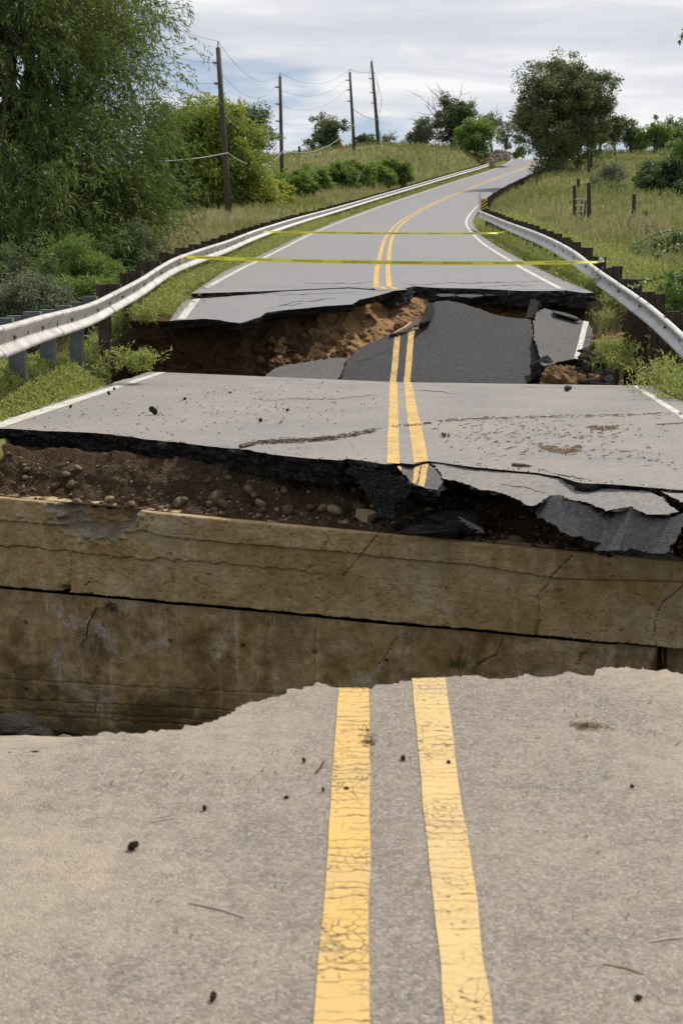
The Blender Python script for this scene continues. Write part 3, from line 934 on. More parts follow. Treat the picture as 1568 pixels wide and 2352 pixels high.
# sagging left piece of the far road end
PG = Plane(at(463, 675, 25.0), at(800, 663, 25.25), at(408, 736, 21.6))
G = thing('sagging_road_piece', 'sagging asphalt piece with white edge line at left of the far road end', 'asphalt slab', PG.hit(560, 740))
px_slab('asphalt', PG, [(388, 737, .02), (415, 700, .02), (442, 677, .008), (600, 671.5, .008), (800, 662.5, .008), (850, 666, .01), (900, 669, .015), (880, 675, .02), (850, 683, .02), (822, 688, .02), (820, 692, .02), (812, 699, .02), (740, 703, .02), (700, 708, .02),
                        (650, 712, .02), (612, 718, .01), (600, 727, .01), (552, 742, .02), (530, 740, .02), (505, 735, .02), (470, 732, .02), (410, 735, .02)], 0.14, M['asphalt_far'], 51, 0.03, parent=G, under=0.08, rough=0.06)
strip('white_edge_line', PG, [(407, 733.5), (451, 677)], [(426, 733.5), (468, 676)], M['white'], G, n=16)
PS = Plane(at(870, 664, 25.3), at(911, 664, 25.3), at(880, 657.5, 25.9))
S = thing('road_sliver', 'thin painted asphalt sliver at the broken end of the far double yellow line', 'asphalt piece', at(890, 668, 25.3))
px_slab('asphalt', PS, [(852, 661, .01), (880, 658.5, .01), (925, 660, .01), (935, 665, .01), (900, 668, .01), (865, 666, .01)], 0.06, M['asphalt_far'], 52, 0.03, parent=S)
strip('yellow_line', PS, [(870, 658.8), (876, 664.5)], [(882, 658.8), (888, 664.5)], M['yellow_far'], S, n=4)
strip('yellow_line', PS, [(896, 659), (902, 665)], [(908, 659.2), (913, 665)], M['yellow_far'], S, n=4)

# fallen slabs in the second wash-out
z4 = lambda x, y, a=0.02: (784 + x * 0.5, 470 + y * 0.5, a)
PH = Plane(at(880, 880, 20.9), at(1200, 880, 20.9), at(1000, 700, 23.6))
H = thing('fallen_road_slab', 'large dark fallen slab with double yellow line leaning in the wash-out', 'asphalt slab', PH.hit(1000, 930))
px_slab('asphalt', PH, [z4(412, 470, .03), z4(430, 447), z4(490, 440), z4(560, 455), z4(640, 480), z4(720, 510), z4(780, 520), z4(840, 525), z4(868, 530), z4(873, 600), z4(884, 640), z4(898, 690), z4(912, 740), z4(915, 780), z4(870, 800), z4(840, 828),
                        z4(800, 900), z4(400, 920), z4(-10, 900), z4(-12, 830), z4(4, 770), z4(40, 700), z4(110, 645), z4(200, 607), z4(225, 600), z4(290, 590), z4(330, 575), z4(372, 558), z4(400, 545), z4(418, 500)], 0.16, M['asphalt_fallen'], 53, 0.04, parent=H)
strip('yellow_line', PH, [(906.8, 767), (895, 880), (893, 905)], [(919.6, 765), (910, 880), (908, 905)], M['yellow'], H, n=30)
strip('yellow_line', PH, [(938.5, 758), (926.5, 880), (924, 905)], [(951.5, 756), (941.5, 880), (939, 905)], M['yellow'], H, n=30)
PI = Plane(at(610, 865, 20.75), at(790, 830, 21.55), at(775, 878, 20.75))
px_slab('asphalt_slab', PI, [(606, 868), (625, 850), (642, 842), (665, 836), (700, 831), (730, 826), (775, 821), (798, 822), (790, 845), (772, 878), (760, 910), (600, 910)] and [(606, 868, .02), (625, 850, .02), (642, 842, .02), (665, 836, .02), (700, 831, .02), (730, 826, .02), (775, 821, .02), (796, 823, .02), (788, 848, .02), (772, 878, .02), (760, 910, .02), (600, 910, .02)],
        0.12, M['asphalt_fallen_dusty'], 55, 0.04, 'grey fallen asphalt piece left of the big leaning slab', 'asphalt slab')
PJ = Plane(at(1230, 715, 23.75), at(1340, 735, 23.55), at(1262, 835, 20.9))
J = thing('fallen_road_slab', 'grey fallen slab with white edge line at right of the wash-out', 'asphalt slab', PJ.hit(1270, 840))
px_slab('asphalt', PJ, [z4(880, 535), z4(905, 485), z4(930, 475), z4(980, 492), z4(1060, 516), z4(1090, 526), z4(1130, 545), z4(1152, 572), z4(1150, 620), z4(1135, 665), z4(1085, 700), z4(1040, 712), z4(1000, 722), z4(960, 735), z4(925, 740), z4(915, 725), z4(905, 690), z4(893, 640), z4(882, 600)],
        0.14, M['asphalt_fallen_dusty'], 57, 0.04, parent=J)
strip('white_edge_line', PJ, [(1339.4, 737), (1323.3, 800.6), (1317, 822)], [(1351.2, 739), (1335, 804.4), (1325, 826)], M['white'], J, n=20)
# curled pieces along the slab tops
PK = Plane(at(976, 700, 23.3), at(996, 742, 22.7), at(992, 698, 23.5))
px_slab('asphalt_chunk', PK, [(982, 698, .01), (992, 694, .01), (997, 708, .01), (994, 728, .01), (984, 738, .01), (968, 742, .01), (970, 728, .01), (978, 716, .01)], 0.12, M['broken'], 59, 0.03, 'upturned black asphalt chunk at the top left corner of the big slab', 'asphalt chunk')
PK2 = Plane(at(1235, 690, 24.0), at(1240, 726, 23.4), at(1222, 690, 24.1))
px_slab('asphalt_chunk', PK2, [(1216, 690, .01), (1224, 686, .01), (1238, 694, .01), (1230, 712, .01), (1220, 728, .01), (1208, 730, .01), (1212, 708, .01)], 0.14, M['broken'], 61, 0.03, 'upturned black asphalt chunk wedged between the two fallen slabs', 'asphalt chunk')
PK3 = Plane(PH.up(PH.hit(905, 768), .07), PH.up(PH.hit(966, 744), .10), PH.up(PH.hit(930, 748), 0.12))
K3 = thing('curled_edge', 'thin curled asphalt edge lying over the top of the fallen yellow line', 'asphalt piece', PK3.hit(935, 756))
px_slab('asphalt', PK3, [(893, 768, .006), (915, 758, .006), (935, 746, .006), (947, 737, .006), (948, 730, .006), (968, 733, .006), (976, 742, .006), (950, 748, .006), (925, 762, .006)], 0.05, M['asphalt_fallen_dusty'], 63, 0.03, parent=K3)
strip('yellow_line', PK3, [(903, 763), (922, 753), (942, 739)], [(906, 765), (925, 756), (946, 742)], M['yellow'], K3, n=6)
PK4 = Plane(PJ.up(PJ.hit(1270, 716), .04), PJ.up(PJ.hit(1330, 730), .03), PJ.up(PJ.hit(1300, 730), 0.06))
px_slab('asphalt_splinter', PK4, [(1266, 712, .006), (1300, 719, .006), (1322, 727, .006), (1330, 733, .006), (1300, 726, .006), (1272, 718, .006)], 0.05, M['asphalt_fallen'], 65, 0.03, 'thin asphalt splinter along the top of the white-lined slab', 'asphalt piece')
# layered black splinters under the far road end
for q, (xa, xb, yy, d, lab) in enumerate([(1000, 1048, 678, 25.2, 'first black asphalt splinter under the far road end, left of the others'), (1045, 1110, 679, 25.1, 'middle black asphalt splinter under the far road end'), (1110, 1180, 675, 25.4, 'thin grey asphalt splinter tucked under the far road edge'), (1215, 1290, 680, 25.2, 'rightmost black asphalt splinter under the far road end')]):
    pl_ = Plane(at(xa, yy, d), at(xb, yy + 2, d), at((xa + xb) / 2, yy - 5, d + .5))
    px_slab('asphalt_splinter', pl_, [(xa, yy, .02), (xa + 8, yy - 3, .02), (xb - 10, yy - 4, .02), (xb, yy, .02), (xb - 20, yy + 3, .02), (xa + 14, yy + 3, .02)], 0.09, M['asphalt_fallen'], 70 + q, 0.04, lab, 'asphalt piece')

# ------------------------------------------------------------------ concrete sill and wall
def wall_grid(x0, x1, nx, ytop, ybot, nv, disp):
    xs = np.linspace(x0, x1, nx)
    vs_ = np.linspace(0, 1, nv)
    Vv = np.empty((nv, nx, 3)); PX = np.empty((nv, nx)); PY = np.empty((nv, nx))
    for i, x in enumerate(xs):
        a, b = WALL.hit(x, ytop(x)), WALL.hit(x, ybot(x))
        b[:2] = a[:2] + (b[:2] - a[:2])
        Vv[:, i] = a[None] * (1 - vs_[:, None]) + b[None] * vs_[:, None]
        PX[:, i] = x; PY[:, i] = ytop(x) * (1 - vs_) + ybot(x) * vs_
    Vv += WN[None, None] * disp(PX, PY, Vv)[..., None]
    return Vv


def dline(PX, PY, pts, jit=2.0, seed=0):
    """signed distance (px) to a jagged polyline y(x), positive below; inf beyond its ends"""
    p = np.array(pts, float)
    y = np.interp(PX, p[:, 0], p[:, 1]) + jit * fbm(PX * 0.06, seed, 0, seed, 4, 0.65)
    d = PY - y
    return np.where((PX < p[0, 0]) | (PX > p[-1, 0]), 1e3, d)


def crack(PX, PY, pts, width, seed):
    """groove mask along a free polyline"""
    m_ = np.zeros_like(PX)
    X = PX + 3.0 * fbm(PX * 0.04, PY * 0.05, 0, seed, 3); Y = PY + 3.0 * fbm(PX * 0.05, PY * 0.04, 3, seed + 5, 3)
    for (ax, ay), (bx, by) in zip(pts[:-1], pts[1:]):
        L2 = (bx - ax) ** 2 + (by - ay) ** 2
        t = np.clip(((X - ax) * (bx - ax) + (Y - ay) * (by - ay)) / L2, 0, 1)
        d = np.hypot(X - ax - t * (bx - ax), Y - ay - t * (by - ay))
        m_ = np.maximum(m_, 1 - smooth(width * 0.4, width, d))
    return m_


def beam_disp(PX, PY, Vv):
    s = 0.012 * fbm(Vv[..., 0] * 3, Vv[..., 1] * 3, Vv[..., 2] * 3, 4, 4) + 0.004 * fbm(Vv[..., 0] * 25, Vv[..., 1] * 25, Vv[..., 2] * 25, 14, 3)
    d1 = dline(PX, PY, [(-400, 1170), (0, 1193), (130, 1203), (200, 1206)], 1.5, 1)
    s = s + 0.03 * np.where(d1 > 500, 0, smooth(1.2, -1.2, d1))
    d2 = dline(PX, PY, [(320, 1215), (404, 1231), (537, 1244), (784, 1266), (894, 1279), (1084, 1296), (1270, 1324)], 1.5, 2)
    s = s + 0.032 * np.where(d2 > 500, 0, smooth(1.2, -1.2, d2))
    s = np.where(PX > 1270, s + 0.03 * smooth(1330, 1326, PY - 0.02 * (PX - 1270)), s)
    d3 = dline(PX, PY, [(-400, 1225), (0, 1251), (75, 1258), (161, 1265), (240, 1278), (342, 1282), (411, 1287), (537, 1295), (784, 1322), (919, 1335), (999, 1350), (1134, 1360), (1234, 1372), (1404, 1390), (1568, 1395), (1900, 1420)], 3.5, 3)
    s = s - 0.024 * np.exp(-(d3 / 1.3) ** 2) * (0.25 + 0.75 * smooth(700, 300, PX)) + 0.02 * smooth(1.5, -1.5, d3) * smooth(900, 500, PX)
    # spalled scoop
    r = np.hypot((PX - 232) / 100, (PY - 1176) / 58) + 0.16 * fbm(PX * 0.03, PY * 0.05, 0, 6, 4)
    s = s - 0.17 * smooth(1.05, 0.66, r) + 0.035 * fbm(PX * 0.09, PY * 0.12, 0, 12, 4) * smooth(1.5, 0.9, r)
    for w_, sd_, pts in ((1.9, 1, [(879, 1216), (839, 1264), (784, 1324)]), (1.8, 2, [(1314, 1275), (1269, 1320), (1234, 1370), (1238, 1385), (1236, 1430), (1224, 1466)]),
                         (1.1, 3, [(253, 1280), (230, 1310), (195, 1348)]), (1.1, 4, [(163, 1265), (165, 1292), (161, 1350)]), (1.3, 5, [(1568, 1345), (1520, 1380), (1504, 1425), (1504, 1490)]),
                         (0.9, 6, [(760, 1235), (720, 1290), (690, 1330)])):
        s = s - 0.03 * crack(PX, PY, pts, w_ * 0.72, sd_)
    s = s - 0.12 * smooth(12, 6, np.hypot(PX - 152, (PY - 1352) * 1.3))
    pit = fbm(PX * 0.12, PY * 0.16, 0, 33, 3)
    s = s - 0.015 * smooth(0.75, 1.1, pit)
    return s


bt = lambda x: 1140 + 0.0957 * x
bb = lambda x: 1345 + 0.0925 * x + 1.2 * float(fbm(x * 0.05, 0, 0, 18, 4, 0.7))
XA, XB, NXW = -420, 1980, 860
BV = wall_grid(XA, XB, NXW, bt, bb, 86, beam_disp)
# round the arris
BV[0] -= WN * 0.02
nv, nx = BV.shape[:2]
idx = np.arange(nv * nx).reshape(nv, nx)
q_ = [np.stack([idx[:-1, :-1], idx[:-1, 1:], idx[1:, 1:], idx[1:, :-1]], -1).reshape(-1, 4)]
VV = list(BV.reshape(-1, 3))
back = -WN * 0.9
o = len(VV)
VV += list(BV[0] + back) + list(BV[-1] + back)
tt, b_ = idx[0], idx[-1]
bt_, bb_ = np.arange(o, o + nx), np.arange(o + nx, o + 2 * nx)
q_.append(np.stack([tt[1:], tt[:-1], bt_[:-1], bt_[1:]], -1))
q_.append(np.stack([b_[:-1], b_[1:], bb_[1:], bb_[:-1]], -1))
q_.append(np.stack([bt_[:-1], bb_[:-1], bb_[1:], bt_[1:]], -1))
ab = thing('bridge_abutment', 'stained tan concrete bridge abutment with a cracked sill above a dark joint', 'abutment', (WA + WB) / 2 + np.array([0, 0, -1.9]))
gx_ = np.linspace(XA, XB, NXW)
PXc, PYc = np.meshgrid((gx_[1:] + gx_[:-1]) / 2, (np.arange(85) + 0.5) / 86)
PYc = bt(PXc) + PYc * (1345 + 0.0925 * PXc - bt(PXc))
rc = np.hypot((PXc - 232) / 100, (PYc - 1176) / 58) + 0.16 * fbm(PXc * 0.03, PYc * 0.05, 0, 6, 4)
mix_ = np.concatenate([((rc < 1.12) & (rc > 0.45)).astype(int).ravel(), np.zeros(3 * (NXW - 1), int)])
part('sill', np.array(VV), q_, [M['concrete_beam'], M['concrete_broken']], ab, mix_, smooth_=True)


def low_disp(PX, PY, Vv):
    s = -0.035 + 0.016 * fbm(Vv[..., 0] * 2.2, Vv[..., 1] * 2.2, Vv[..., 2] * 2.2, 24, 4) + 0.006 * fbm(Vv[..., 0] * 14, Vv[..., 1] * 14, Vv[..., 2] * 14, 44, 4)
    for hx, hy, r in ((52, 1432, 4.5), (385, 1474, 5), (552, 1485, 5), (718, 1501, 5.5), (55, 1585, 4.5), (884, 1518, 4.5), (380, 1402, 3.5), (232, 1440, 3)):
        s = s - 0.10 * smooth(r, r * 0.55, np.hypot((PX - hx) * 1.25, PY - hy + 1.5 * vnoise(PX * .3, PY * .3, 0, int(hx))))
    for hx in (-114, 55, 220, 385, 552, 718, 884, 1050, 1216, 1380):
        s = s - 0.012 * np.exp(-((PX - hx - 0.01 * (PY - 1450)) / 1.1) ** 2)
    for k, yb in enumerate((1560, 1604, 1628, 1641)):
        s = s - 0.014 * np.exp(-(dline(PX, PY, [(-500, yb - 30), (800, yb + 45), (2000, yb + 150)], 2, 60 + k) / 1.3) ** 2)
    for w_, sd_, pts in ((1.5, 11, [(1151, 1467), (1136, 1507), (1100, 1522), (1084, 1540)]), (1.2, 12, [(909, 1462), (885, 1500), (866, 1524)]), (1.2, 13, [(1355, 1480), (1330, 1510), (1318, 1540)]), (1.0, 14, [(218, 1470), (222, 1560), (212, 1640)])):
        s = s - 0.03 * crack(PX, PY, pts, w_ * 0.75, sd_)
    s = s - 0.28 * smooth(1503, 1507, PX + 0.35 * (PY - 1495)) - 0.04 * smooth(1408, 1411, PX) * smooth(1510, 1505, PX)
    return s


lt = lambda x: 1354 + 0.0925 * x
lb = lambda x: 1772 + 0.10 * x
LV = wall_grid(XA, XB, 760, lt, lb, 170, low_disp)
nv, nx = LV.shape[:2]
idx = np.arange(nv * nx).reshape(nv, nx)
q_ = [np.stack([idx[:-1, :-1], idx[:-1, 1:], idx[1:, 1:], idx[1:, :-1]], -1).reshape(-1, 4)]
VV = np.vstack([LV.reshape(-1, 3), LV[0] - WN * 0.5 - np.array([0, 0, 0.45])])
o = nv * nx
tt, bt_ = idx[0], np.arange(o, o + nx)
q_.append(np.stack([tt[1:], tt[:-1], bt_[:-1], bt_[1:]], -1))
part('wall', VV, q_, M['concrete_wall'], ab, smooth_=True)

# ------------------------------------------------------------------ earth banks
def grid_obj(name, G_, mat, label, smooth_=True):
    a, b = G_.shape[:2]
    idx = np.arange(a * b).reshape(a, b)
    q = np.stack([idx[:-1, :-1], idx[:-1, 1:], idx[1:, 1:], idx[1:, :-1]], -1).reshape(-1, 4)
    o = part(name, G_.reshape(-1, 3), [q], mat, None, smooth_=smooth_)
    return tag(o, label, None, None, 'structure')


xs = np.linspace(-420, 1950, 520)
yb = np.interp(xs, [-420, 0, 200, 400, 600, 760, 800, 900, 1000, 1100, 1200, 1400, 1950], [1000, 1034, 1048, 1068, 1086, 1100, 1098, 1096, 1100, 1108, 1118, 1140, 1200])
vv = np.linspace(0, 1, 70)
EB = np.empty((70, 520, 3))
for i, x in enumerate(xs):
    f = zplane(TOPZ + 0.004).hit(x, bt(x) + 0.5) - WN * 0.03
    b = zplane(-0.30).hit(x, yb[i])
    b2 = b + np.array([0.1, 0.9, -0.06])
    k = vv * 1.25
    a1 = np.clip(k, 0, 1)[:, None]; a2 = np.clip((k - 1) / 0.25, 0, 1)[:, None]
    EB[:, i] = (f * (1 - a1) + b * a1) * (1 - a2) + b2 * a2
    EB[:, i, 2] = np.where(k <= 1, TOPZ + 0.004 + 0.22 * smooth(0.05, 1.0, k) ** 1.1, EB[:, i, 2])
nse = fbm(EB[..., 0] * 3.5, EB[..., 1] * 3.5, 0, 71, 5, 0.6)
nse2 = fbm(EB[..., 0] * 14, EB[..., 1] * 14, 0, 75, 3, 0.6)
wv = smooth(0.0, 0.12, vv)[:, None] * smooth(0.95, 0.8, vv)[:, None]
EB[..., 2] += (0.034 * nse + 0.022 * nse2) * wv
# a dirt scarp part-way up at the left
EB[..., 2] += 0.03 * smooth(0.42, 0.5, vv[:, None] + 0.06 * nse) * wv * smooth(900, 700, xs)[None]
bank_m = grid_obj('soil_bank_middle', EB, M['soil_brown'], 'brown gravelly soil ledge between the road slab and the concrete sill')

NB = 420
ub = np.linspace(0, 1, NB)
pxs = np.linspace(300, 1430, NB)
bp = np.array(BANK_TOP, float)
topc = np.array([at(x, np.interp(x, bp[:, 0], bp[:, 1]) - 6 * float(smooth(660, 560, x)), np.interp(x, bp[:, 0], bp[:, 2]) + 0.9 * float(smooth(680, 560, x))) for x in pxs])
btx = [300, 420, 560, 620, 700, 800, 900, 1000, 1200, 1430]
bty = [905, 905, 905, 905, 905, 905, 905, 905, 905, 905]
btd = [21.9, 21.9, 21.8, 21.8, 21.7, 21.7, 21.9, 21.9, 21.8, 21.4]
botc = np.array([at(x, np.interp(x, btx, bty), np.interp(x, btx, btd)) for x in pxs])
vv = np.linspace(-0.12, 1, 150)
FB = np.empty((150, NB, 3))
steep = np.interp(pxs, [300, 560, 640, 760, 900, 1000, 1430], [2.2, 2.0, 1.5, 1.15, 1.1, 1.2, 1.3])
for i in range(NB):
    a, b = topc[i], botc[i]
    t = np.clip(vv, 0, 1)
    FB[:, i, 2] = a[2] * (1 - t) + b[2] * t
    tt = t ** steep[i]
    FB[:, i, :2] = a[None, :2] * (1 - tt[:, None]) + b[None, :2] * tt[:, None]
    up = vv < 0
    FB[up, i, 1] += 0.6 * (-vv[up] / 0.12)
    FB[up, i, 2] += 0.10 * (-vv[up] / 0.12)
nn = fbm(FB[..., 0] * 1.6, FB[..., 2] * 2.6, FB[..., 1] * 0.8, 81, 6, 0.6)
n2 = fbm(FB[..., 0] * 7, FB[..., 2] * 8, FB[..., 1] * 4, 85, 4, 0.6)
am = smooth(0.0, 0.1, vv)[:, None]
FB[..., 1] -= (0.17 * nn + 0.055 * n2) * am
FB[..., 2] += (0.03 * n2) * am
# earth slump in front of the middle of the face
sl = np.exp(-((pxs - 790) / 90) ** 2)[None] * smooth(0.42, 0.62, vv + 0.0)[:, None]
FB[..., 1] -= 0.35 * sl * (1 + 0.25 * n2)
bank_f = grid_obj('soil_bank_far', FB, M['soil_orange'], 'raw orange soil face under the far broken road end')
bank_f.data.materials.append(M['soil_umber_shade'])  # browner soil at left, with the shade of that face painted into its colour
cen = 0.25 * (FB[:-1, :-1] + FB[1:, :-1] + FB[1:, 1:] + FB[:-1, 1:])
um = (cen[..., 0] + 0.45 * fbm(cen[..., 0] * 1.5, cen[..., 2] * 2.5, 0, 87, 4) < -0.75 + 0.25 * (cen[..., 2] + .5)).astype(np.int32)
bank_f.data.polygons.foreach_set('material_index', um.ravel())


# ------------------------------------------------------------------ stones, clods and rubble
def ico(sub):
    t = (1 + 5 ** 0.5) / 2
    V = [(-1, t, 0), (1, t, 0), (-1, -t, 0), (1, -t, 0), (0, -1, t), (0, 1, t), (0, -1, -t), (0, 1, -t), (t, 0, -1), (t, 0, 1), (-t, 0, -1), (-t, 0, 1)]
    F = [(0, 11, 5), (0, 5, 1), (0, 1, 7), (0, 7, 10), (0, 10, 11), (1, 5, 9), (5, 11, 4), (11, 10, 2), (10, 7, 6), (7, 1, 8), (3, 9, 4), (3, 4, 2), (3, 2, 6), (3, 6, 8), (3, 8, 9), (4, 9, 5), (2, 4, 11), (6, 2, 10), (8, 6, 7), (9, 8, 1)]
    V = [np.array(v) / np.linalg.norm(v) for v in V]
    for _ in range(sub):
        mid, F2 = {}, []
        def mp(a, b):
            k = (min(a, b), max(a, b))
            if k not in mid:
                v = V[a] + V[b]; V.append(v / np.linalg.norm(v)); mid[k] = len(V) - 1
            return mid[k]
        for a, b, c in F:
            ab_, bc, ca = mp(a, b), mp(b, c), mp(c, a)
            F2 += [(a, ab_, ca), (b, bc, ab_), (c, ca, bc), (ab_, bc, ca)]
        F = F2
    return np.array(V), F


IC0, IC1, IC2, IC3 = ico(0), ico(1), ico(2), ico(3)


def rock_v(base, seed, amp=0.25, freq=1.3, flat=None):
    V = base[0].copy()
    r = 1 + amp * fbm(V[:, 0] * freq + seed, V[:, 1] * freq, V[:, 2] * freq, seed, 4, 0.55)
    V = V * r[:, None]
    if flat:
        rr = np.random.default_rng(seed)
        for _ in range(flat):
            nrm = rr.normal(size=3); nrm /= np.linalg.norm(nrm)
            d = V @ nrm
            lim = rr.uniform(0.45, 0.75)
            V -= np.outer(np.maximum(0, d - lim), nrm)
    return V


def rotm(r):
    q = r.normal(size=4); q /= np.linalg.norm(q)
    from mathutils import Quaternion
    return np.array(Quaternion(q).to_matrix())


pebble_me = [mesh('stone', rock_v(IC1, 200 + k, 0.30, 1.2) * np.array([1, 0.8, 0.6]), IC1[1], M['stone'], smooth_=True) for k in range(6)]
rr = np.random.default_rng(3)


def put_piece(name, me, parent, p, s, r):
    o = bpy.data.objects.new(name, me)
    COL.objects.link(o)
    o.parent = parent
    o.location = tuple(np.array(p) - WL[parent.name])
    o.scale = (s, s, s)
    o.rotation_euler = tuple(r.uniform(-0.6, 0.6, 2)) + (float(r.uniform(0, 6.28)),)
    return o


a, b = EB.shape[:2]
stones = []
for k in range(190):
    i = int(rr.uniform(0.08, 0.72) * a)
    j = int(np.interp(rr.uniform(0, 1), [0, 1], [0.17, 0.86]) * b)
    if k % 3 == 0: i = int(rr.uniform(0.05, 0.25) * a)
    s = float(np.clip(rr.lognormal(-4.0, 0.5), 0.009, 0.055))
    stones.append(put_piece('stone', pebble_me[k % 6], bank_m, EB[i, j] + np.array([0, 0, s * 0.30]), s, rr))
for x, y, s in ((178, 1081, .05), (152, 1095, .045), (497, 1152, .085), (480, 1161, .05), (513, 1163, .06), (660, 1178, .065), (598, 1163, .055), (573, 1128, .055), (585, 1141, .045), (767, 1180, .07), (712, 1168, .05), (600, 1195 - 17, .04),
                (55, 1100, .04), (125, 1122, .05), (160, 1116, .055), (415, 1155, .05), (820, 1170, .06), (740, 1172, .05)):
    zz_ = np.argmin(np.abs(xs - x))
    col_ = EB[:, zz_]
    # march the column until it projects at y
    best = min(col_, key=lambda p: abs(((p - CAMP) @ np.array([0, SP, CP])) / ((p - CAMP) @ np.array([0, CP, -SP])) * -FPX + CY - y))
    put_piece('stone', pebble_me[int(x) % 6], bank_m, best + np.array([0, 0, s * 0.35]), s, rr)


def scatter_mesh(points, sizes, base, seed, flat=(1, 0.85, 0.65)):
    r = np.random.default_rng(seed)
    V, F, o = [], [], 0
    bases = [rock_v(base, seed + k, 0.3, 1.2) * np.array(flat) for k in range(7)]
    bf = np.array(base[1])
    for k, (p, s) in enumerate(zip(points, sizes)):
        V.append(bases[k % 7] @ rotm(r).T * s + p); F.append(bf + o); o += len(bases[0])
    return np.vstack(V), [np.vstack(F)]


pts, szs = [], []
for k in range(3600):
    i, j = int(rr.uniform(0.04, 0.8) * a), int(rr.uniform(0.10, 0.92) * b)
    pts.append(EB[i, j]); szs.append(float(np.clip(rr.lognormal(-4.75, 0.5), 0.004, 0.025)))
V, F = scatter_mesh(pts, szs, IC0, 900)
tag(part('gravel', V, F, M['gravel'], None), 'fine gravel littering the brown soil ledge', None, None, 'stuff')
V = rock_v(IC2, 77, 0.25, 1.1, 7) * np.array([0.125, 0.09, 0.085])
rp = zplane(TOPZ + 0.01).hit(843, 1208) + np.array([0, 0.05, 0.06])
solo('rock', V + rp, IC2[1], M['rock_tan'], 'angular tan rock resting on the concrete sill below the hanging asphalt', 'rock')

def crumbs(label, plane, edge, n, smin, smax, spread, seed, mat):
    r = np.random.default_rng(seed)
    e_ = np.array([p[:2] for p in edge], float)
    L = np.concatenate([[0], np.cumsum(np.linalg.norm(np.diff(e_, axis=0), axis=1))])
    P_, S_ = [], []
    for s in r.uniform(0, L[-1], n):
        x, y = np.interp(s, L, e_[:, 0]), np.interp(s, L, e_[:, 1])
        P_.append(plane.hit(x + r.normal() * 4, y - abs(r.normal()) * spread + 1)); S_.append(float(r.uniform(smin, smax)))
    V, F = scatter_mesh([p + plane.n * s * .4 for p, s in zip(P_, S_)], S_, IC0, seed)
    tag(part('asphalt_crumbs', V, F, mat, None), label, None, None, 'stuff')


crumbs('black asphalt crumbs along the broken edge of the middle slab', MID, MID_EDGE[1:28], 150, 0.002, 0.008, 6, 31, M['clod_dark'])

# black chunks on the ledge
for k, (x, y, s, f, lab) in enumerate(((958, 1172, .20, (1, .8, .8), 'rounded black asphalt lump on the ledge right of the hanging sheet'), (1000, 1190, .16, (1.2, .8, .6), 'low black asphalt lump in the middle of the rubble on the sill'), (1045, 1202, .24, (1.3, .8, .5), 'long black asphalt lump at the right end of the rubble on the sill'),
                                       (985, 1218, .17, (1.7, .7, .28), 'flat black asphalt crust lying on the sill edge below the lumps'), (930, 1205, .10, (1.2, .9, .6), 'small black asphalt lump beside the tan rock'), (1085, 1215, .12, (1.3, .9, .5), 'small black asphalt lump at the dark hollow of the sill'))):
    p = zplane(-0.5).hit(x, y)
    p[1] = max(p[1], 0)
    V = rock_v(IC3, 300 + k, 0.38, 1.7) * np.array(f) * s * 0.72
    p[2] = TOPZ + 0.07 * s / 0.2 + 0.03
    p[:2] = zplane(p[2]).hit(x, y)[:2]
    solo('asphalt_lump', V + p, IC3[1], M['clod_dark'], lab, 'asphalt lump', 'asphalt lumps on the sill', smooth_=False)
PLk = Plane(at(1050, 1185, 9.5), at(1105, 1215, 9.3), at(1085, 1190, 9.7))
px_slab('asphalt_fragment', PLk, [(1048, 1186, .006), (1065, 1190, .006), (1108, 1212, .006), (1105, 1222, .006), (1075, 1206, .006)], 0.05, M['broken'], 67, 0.02, 'thin black asphalt flake leaning on the lump at right of the sill rubble', 'asphalt piece')

# earth clods on the far bank (pieces of the bank) and rubble heap at its right
clod_me = [mesh('clod', rock_v(IC2, 500 + k, 0.5, 2.0), IC2[1], M['clod_orange'], smooth_=False) for k in range(6)]
a, b = FB.shape[:2]
for k in range(100):
    px_ = rr.normal(785, 75) if k % 3 else rr.uniform(600, 1000)
    j = int(np.clip((px_ - 300) / 1130, 0.02, 0.97) * (b - 1))
    i = int(rr.uniform(0.36, 0.86) * a)
    s = float(np.clip(rr.lognormal(-3.15, 0.55), 0.02, 0.14))
    put_piece('clod', clod_me[k % 6], bank_f, FB[i, j] + np.array([0, -s * 0.4, s * 0.2]), s, rr)
dark_me = [mesh('clod', rock_v(IC2, 600 + k, 0.34, 1.6), IC2[1], M['clod_dark'], smooth_=False) for k in range(4)]
rub = thing('rubble_heap', 'heap of orange soil clods and broken asphalt at right of the fallen slabs', 'rubble', at(1310, 930, 20.4))
for k in range(70):
    x, y = rr.uniform(1240, 1400), rr.uniform(815, 895)
    if y < 848 and x < 1338: continue
    d = np.interp(y, [800, 895], [22.2, 20.2]) + rr.uniform(-.1, .1)
    s = float(np.clip(rr.lognormal(-2.35, 0.45), 0.04, 0.24))
    put_piece('clod', (clod_me if rr.uniform() < 0.6 - 0.4 * (x > 1330) else dark_me)[k % 4], rub, at(x, y, d), s, rr)
V, F = [], []
hx = np.linspace(1215, 1430, 40); hy = np.linspace(785, 960, 30)
HG = np.array([[at(x, y, np.interp(y, [785, 895, 960], [23.6, 21.0, 19.8]) + 0.16 * float(fbm(x * 0.05, y * 0.05, 0, 91, 4))) for x in hx] for y in hy])
idx = np.arange(1200).reshape(30, 40)
part('soil', HG.reshape(-1, 3), [np.stack([idx[:-1, :-1], idx[:-1, 1:], idx[1:, 1:], idx[1:, :-1]], -1).reshape(-1, 4)], M['soil_brown'], rub)
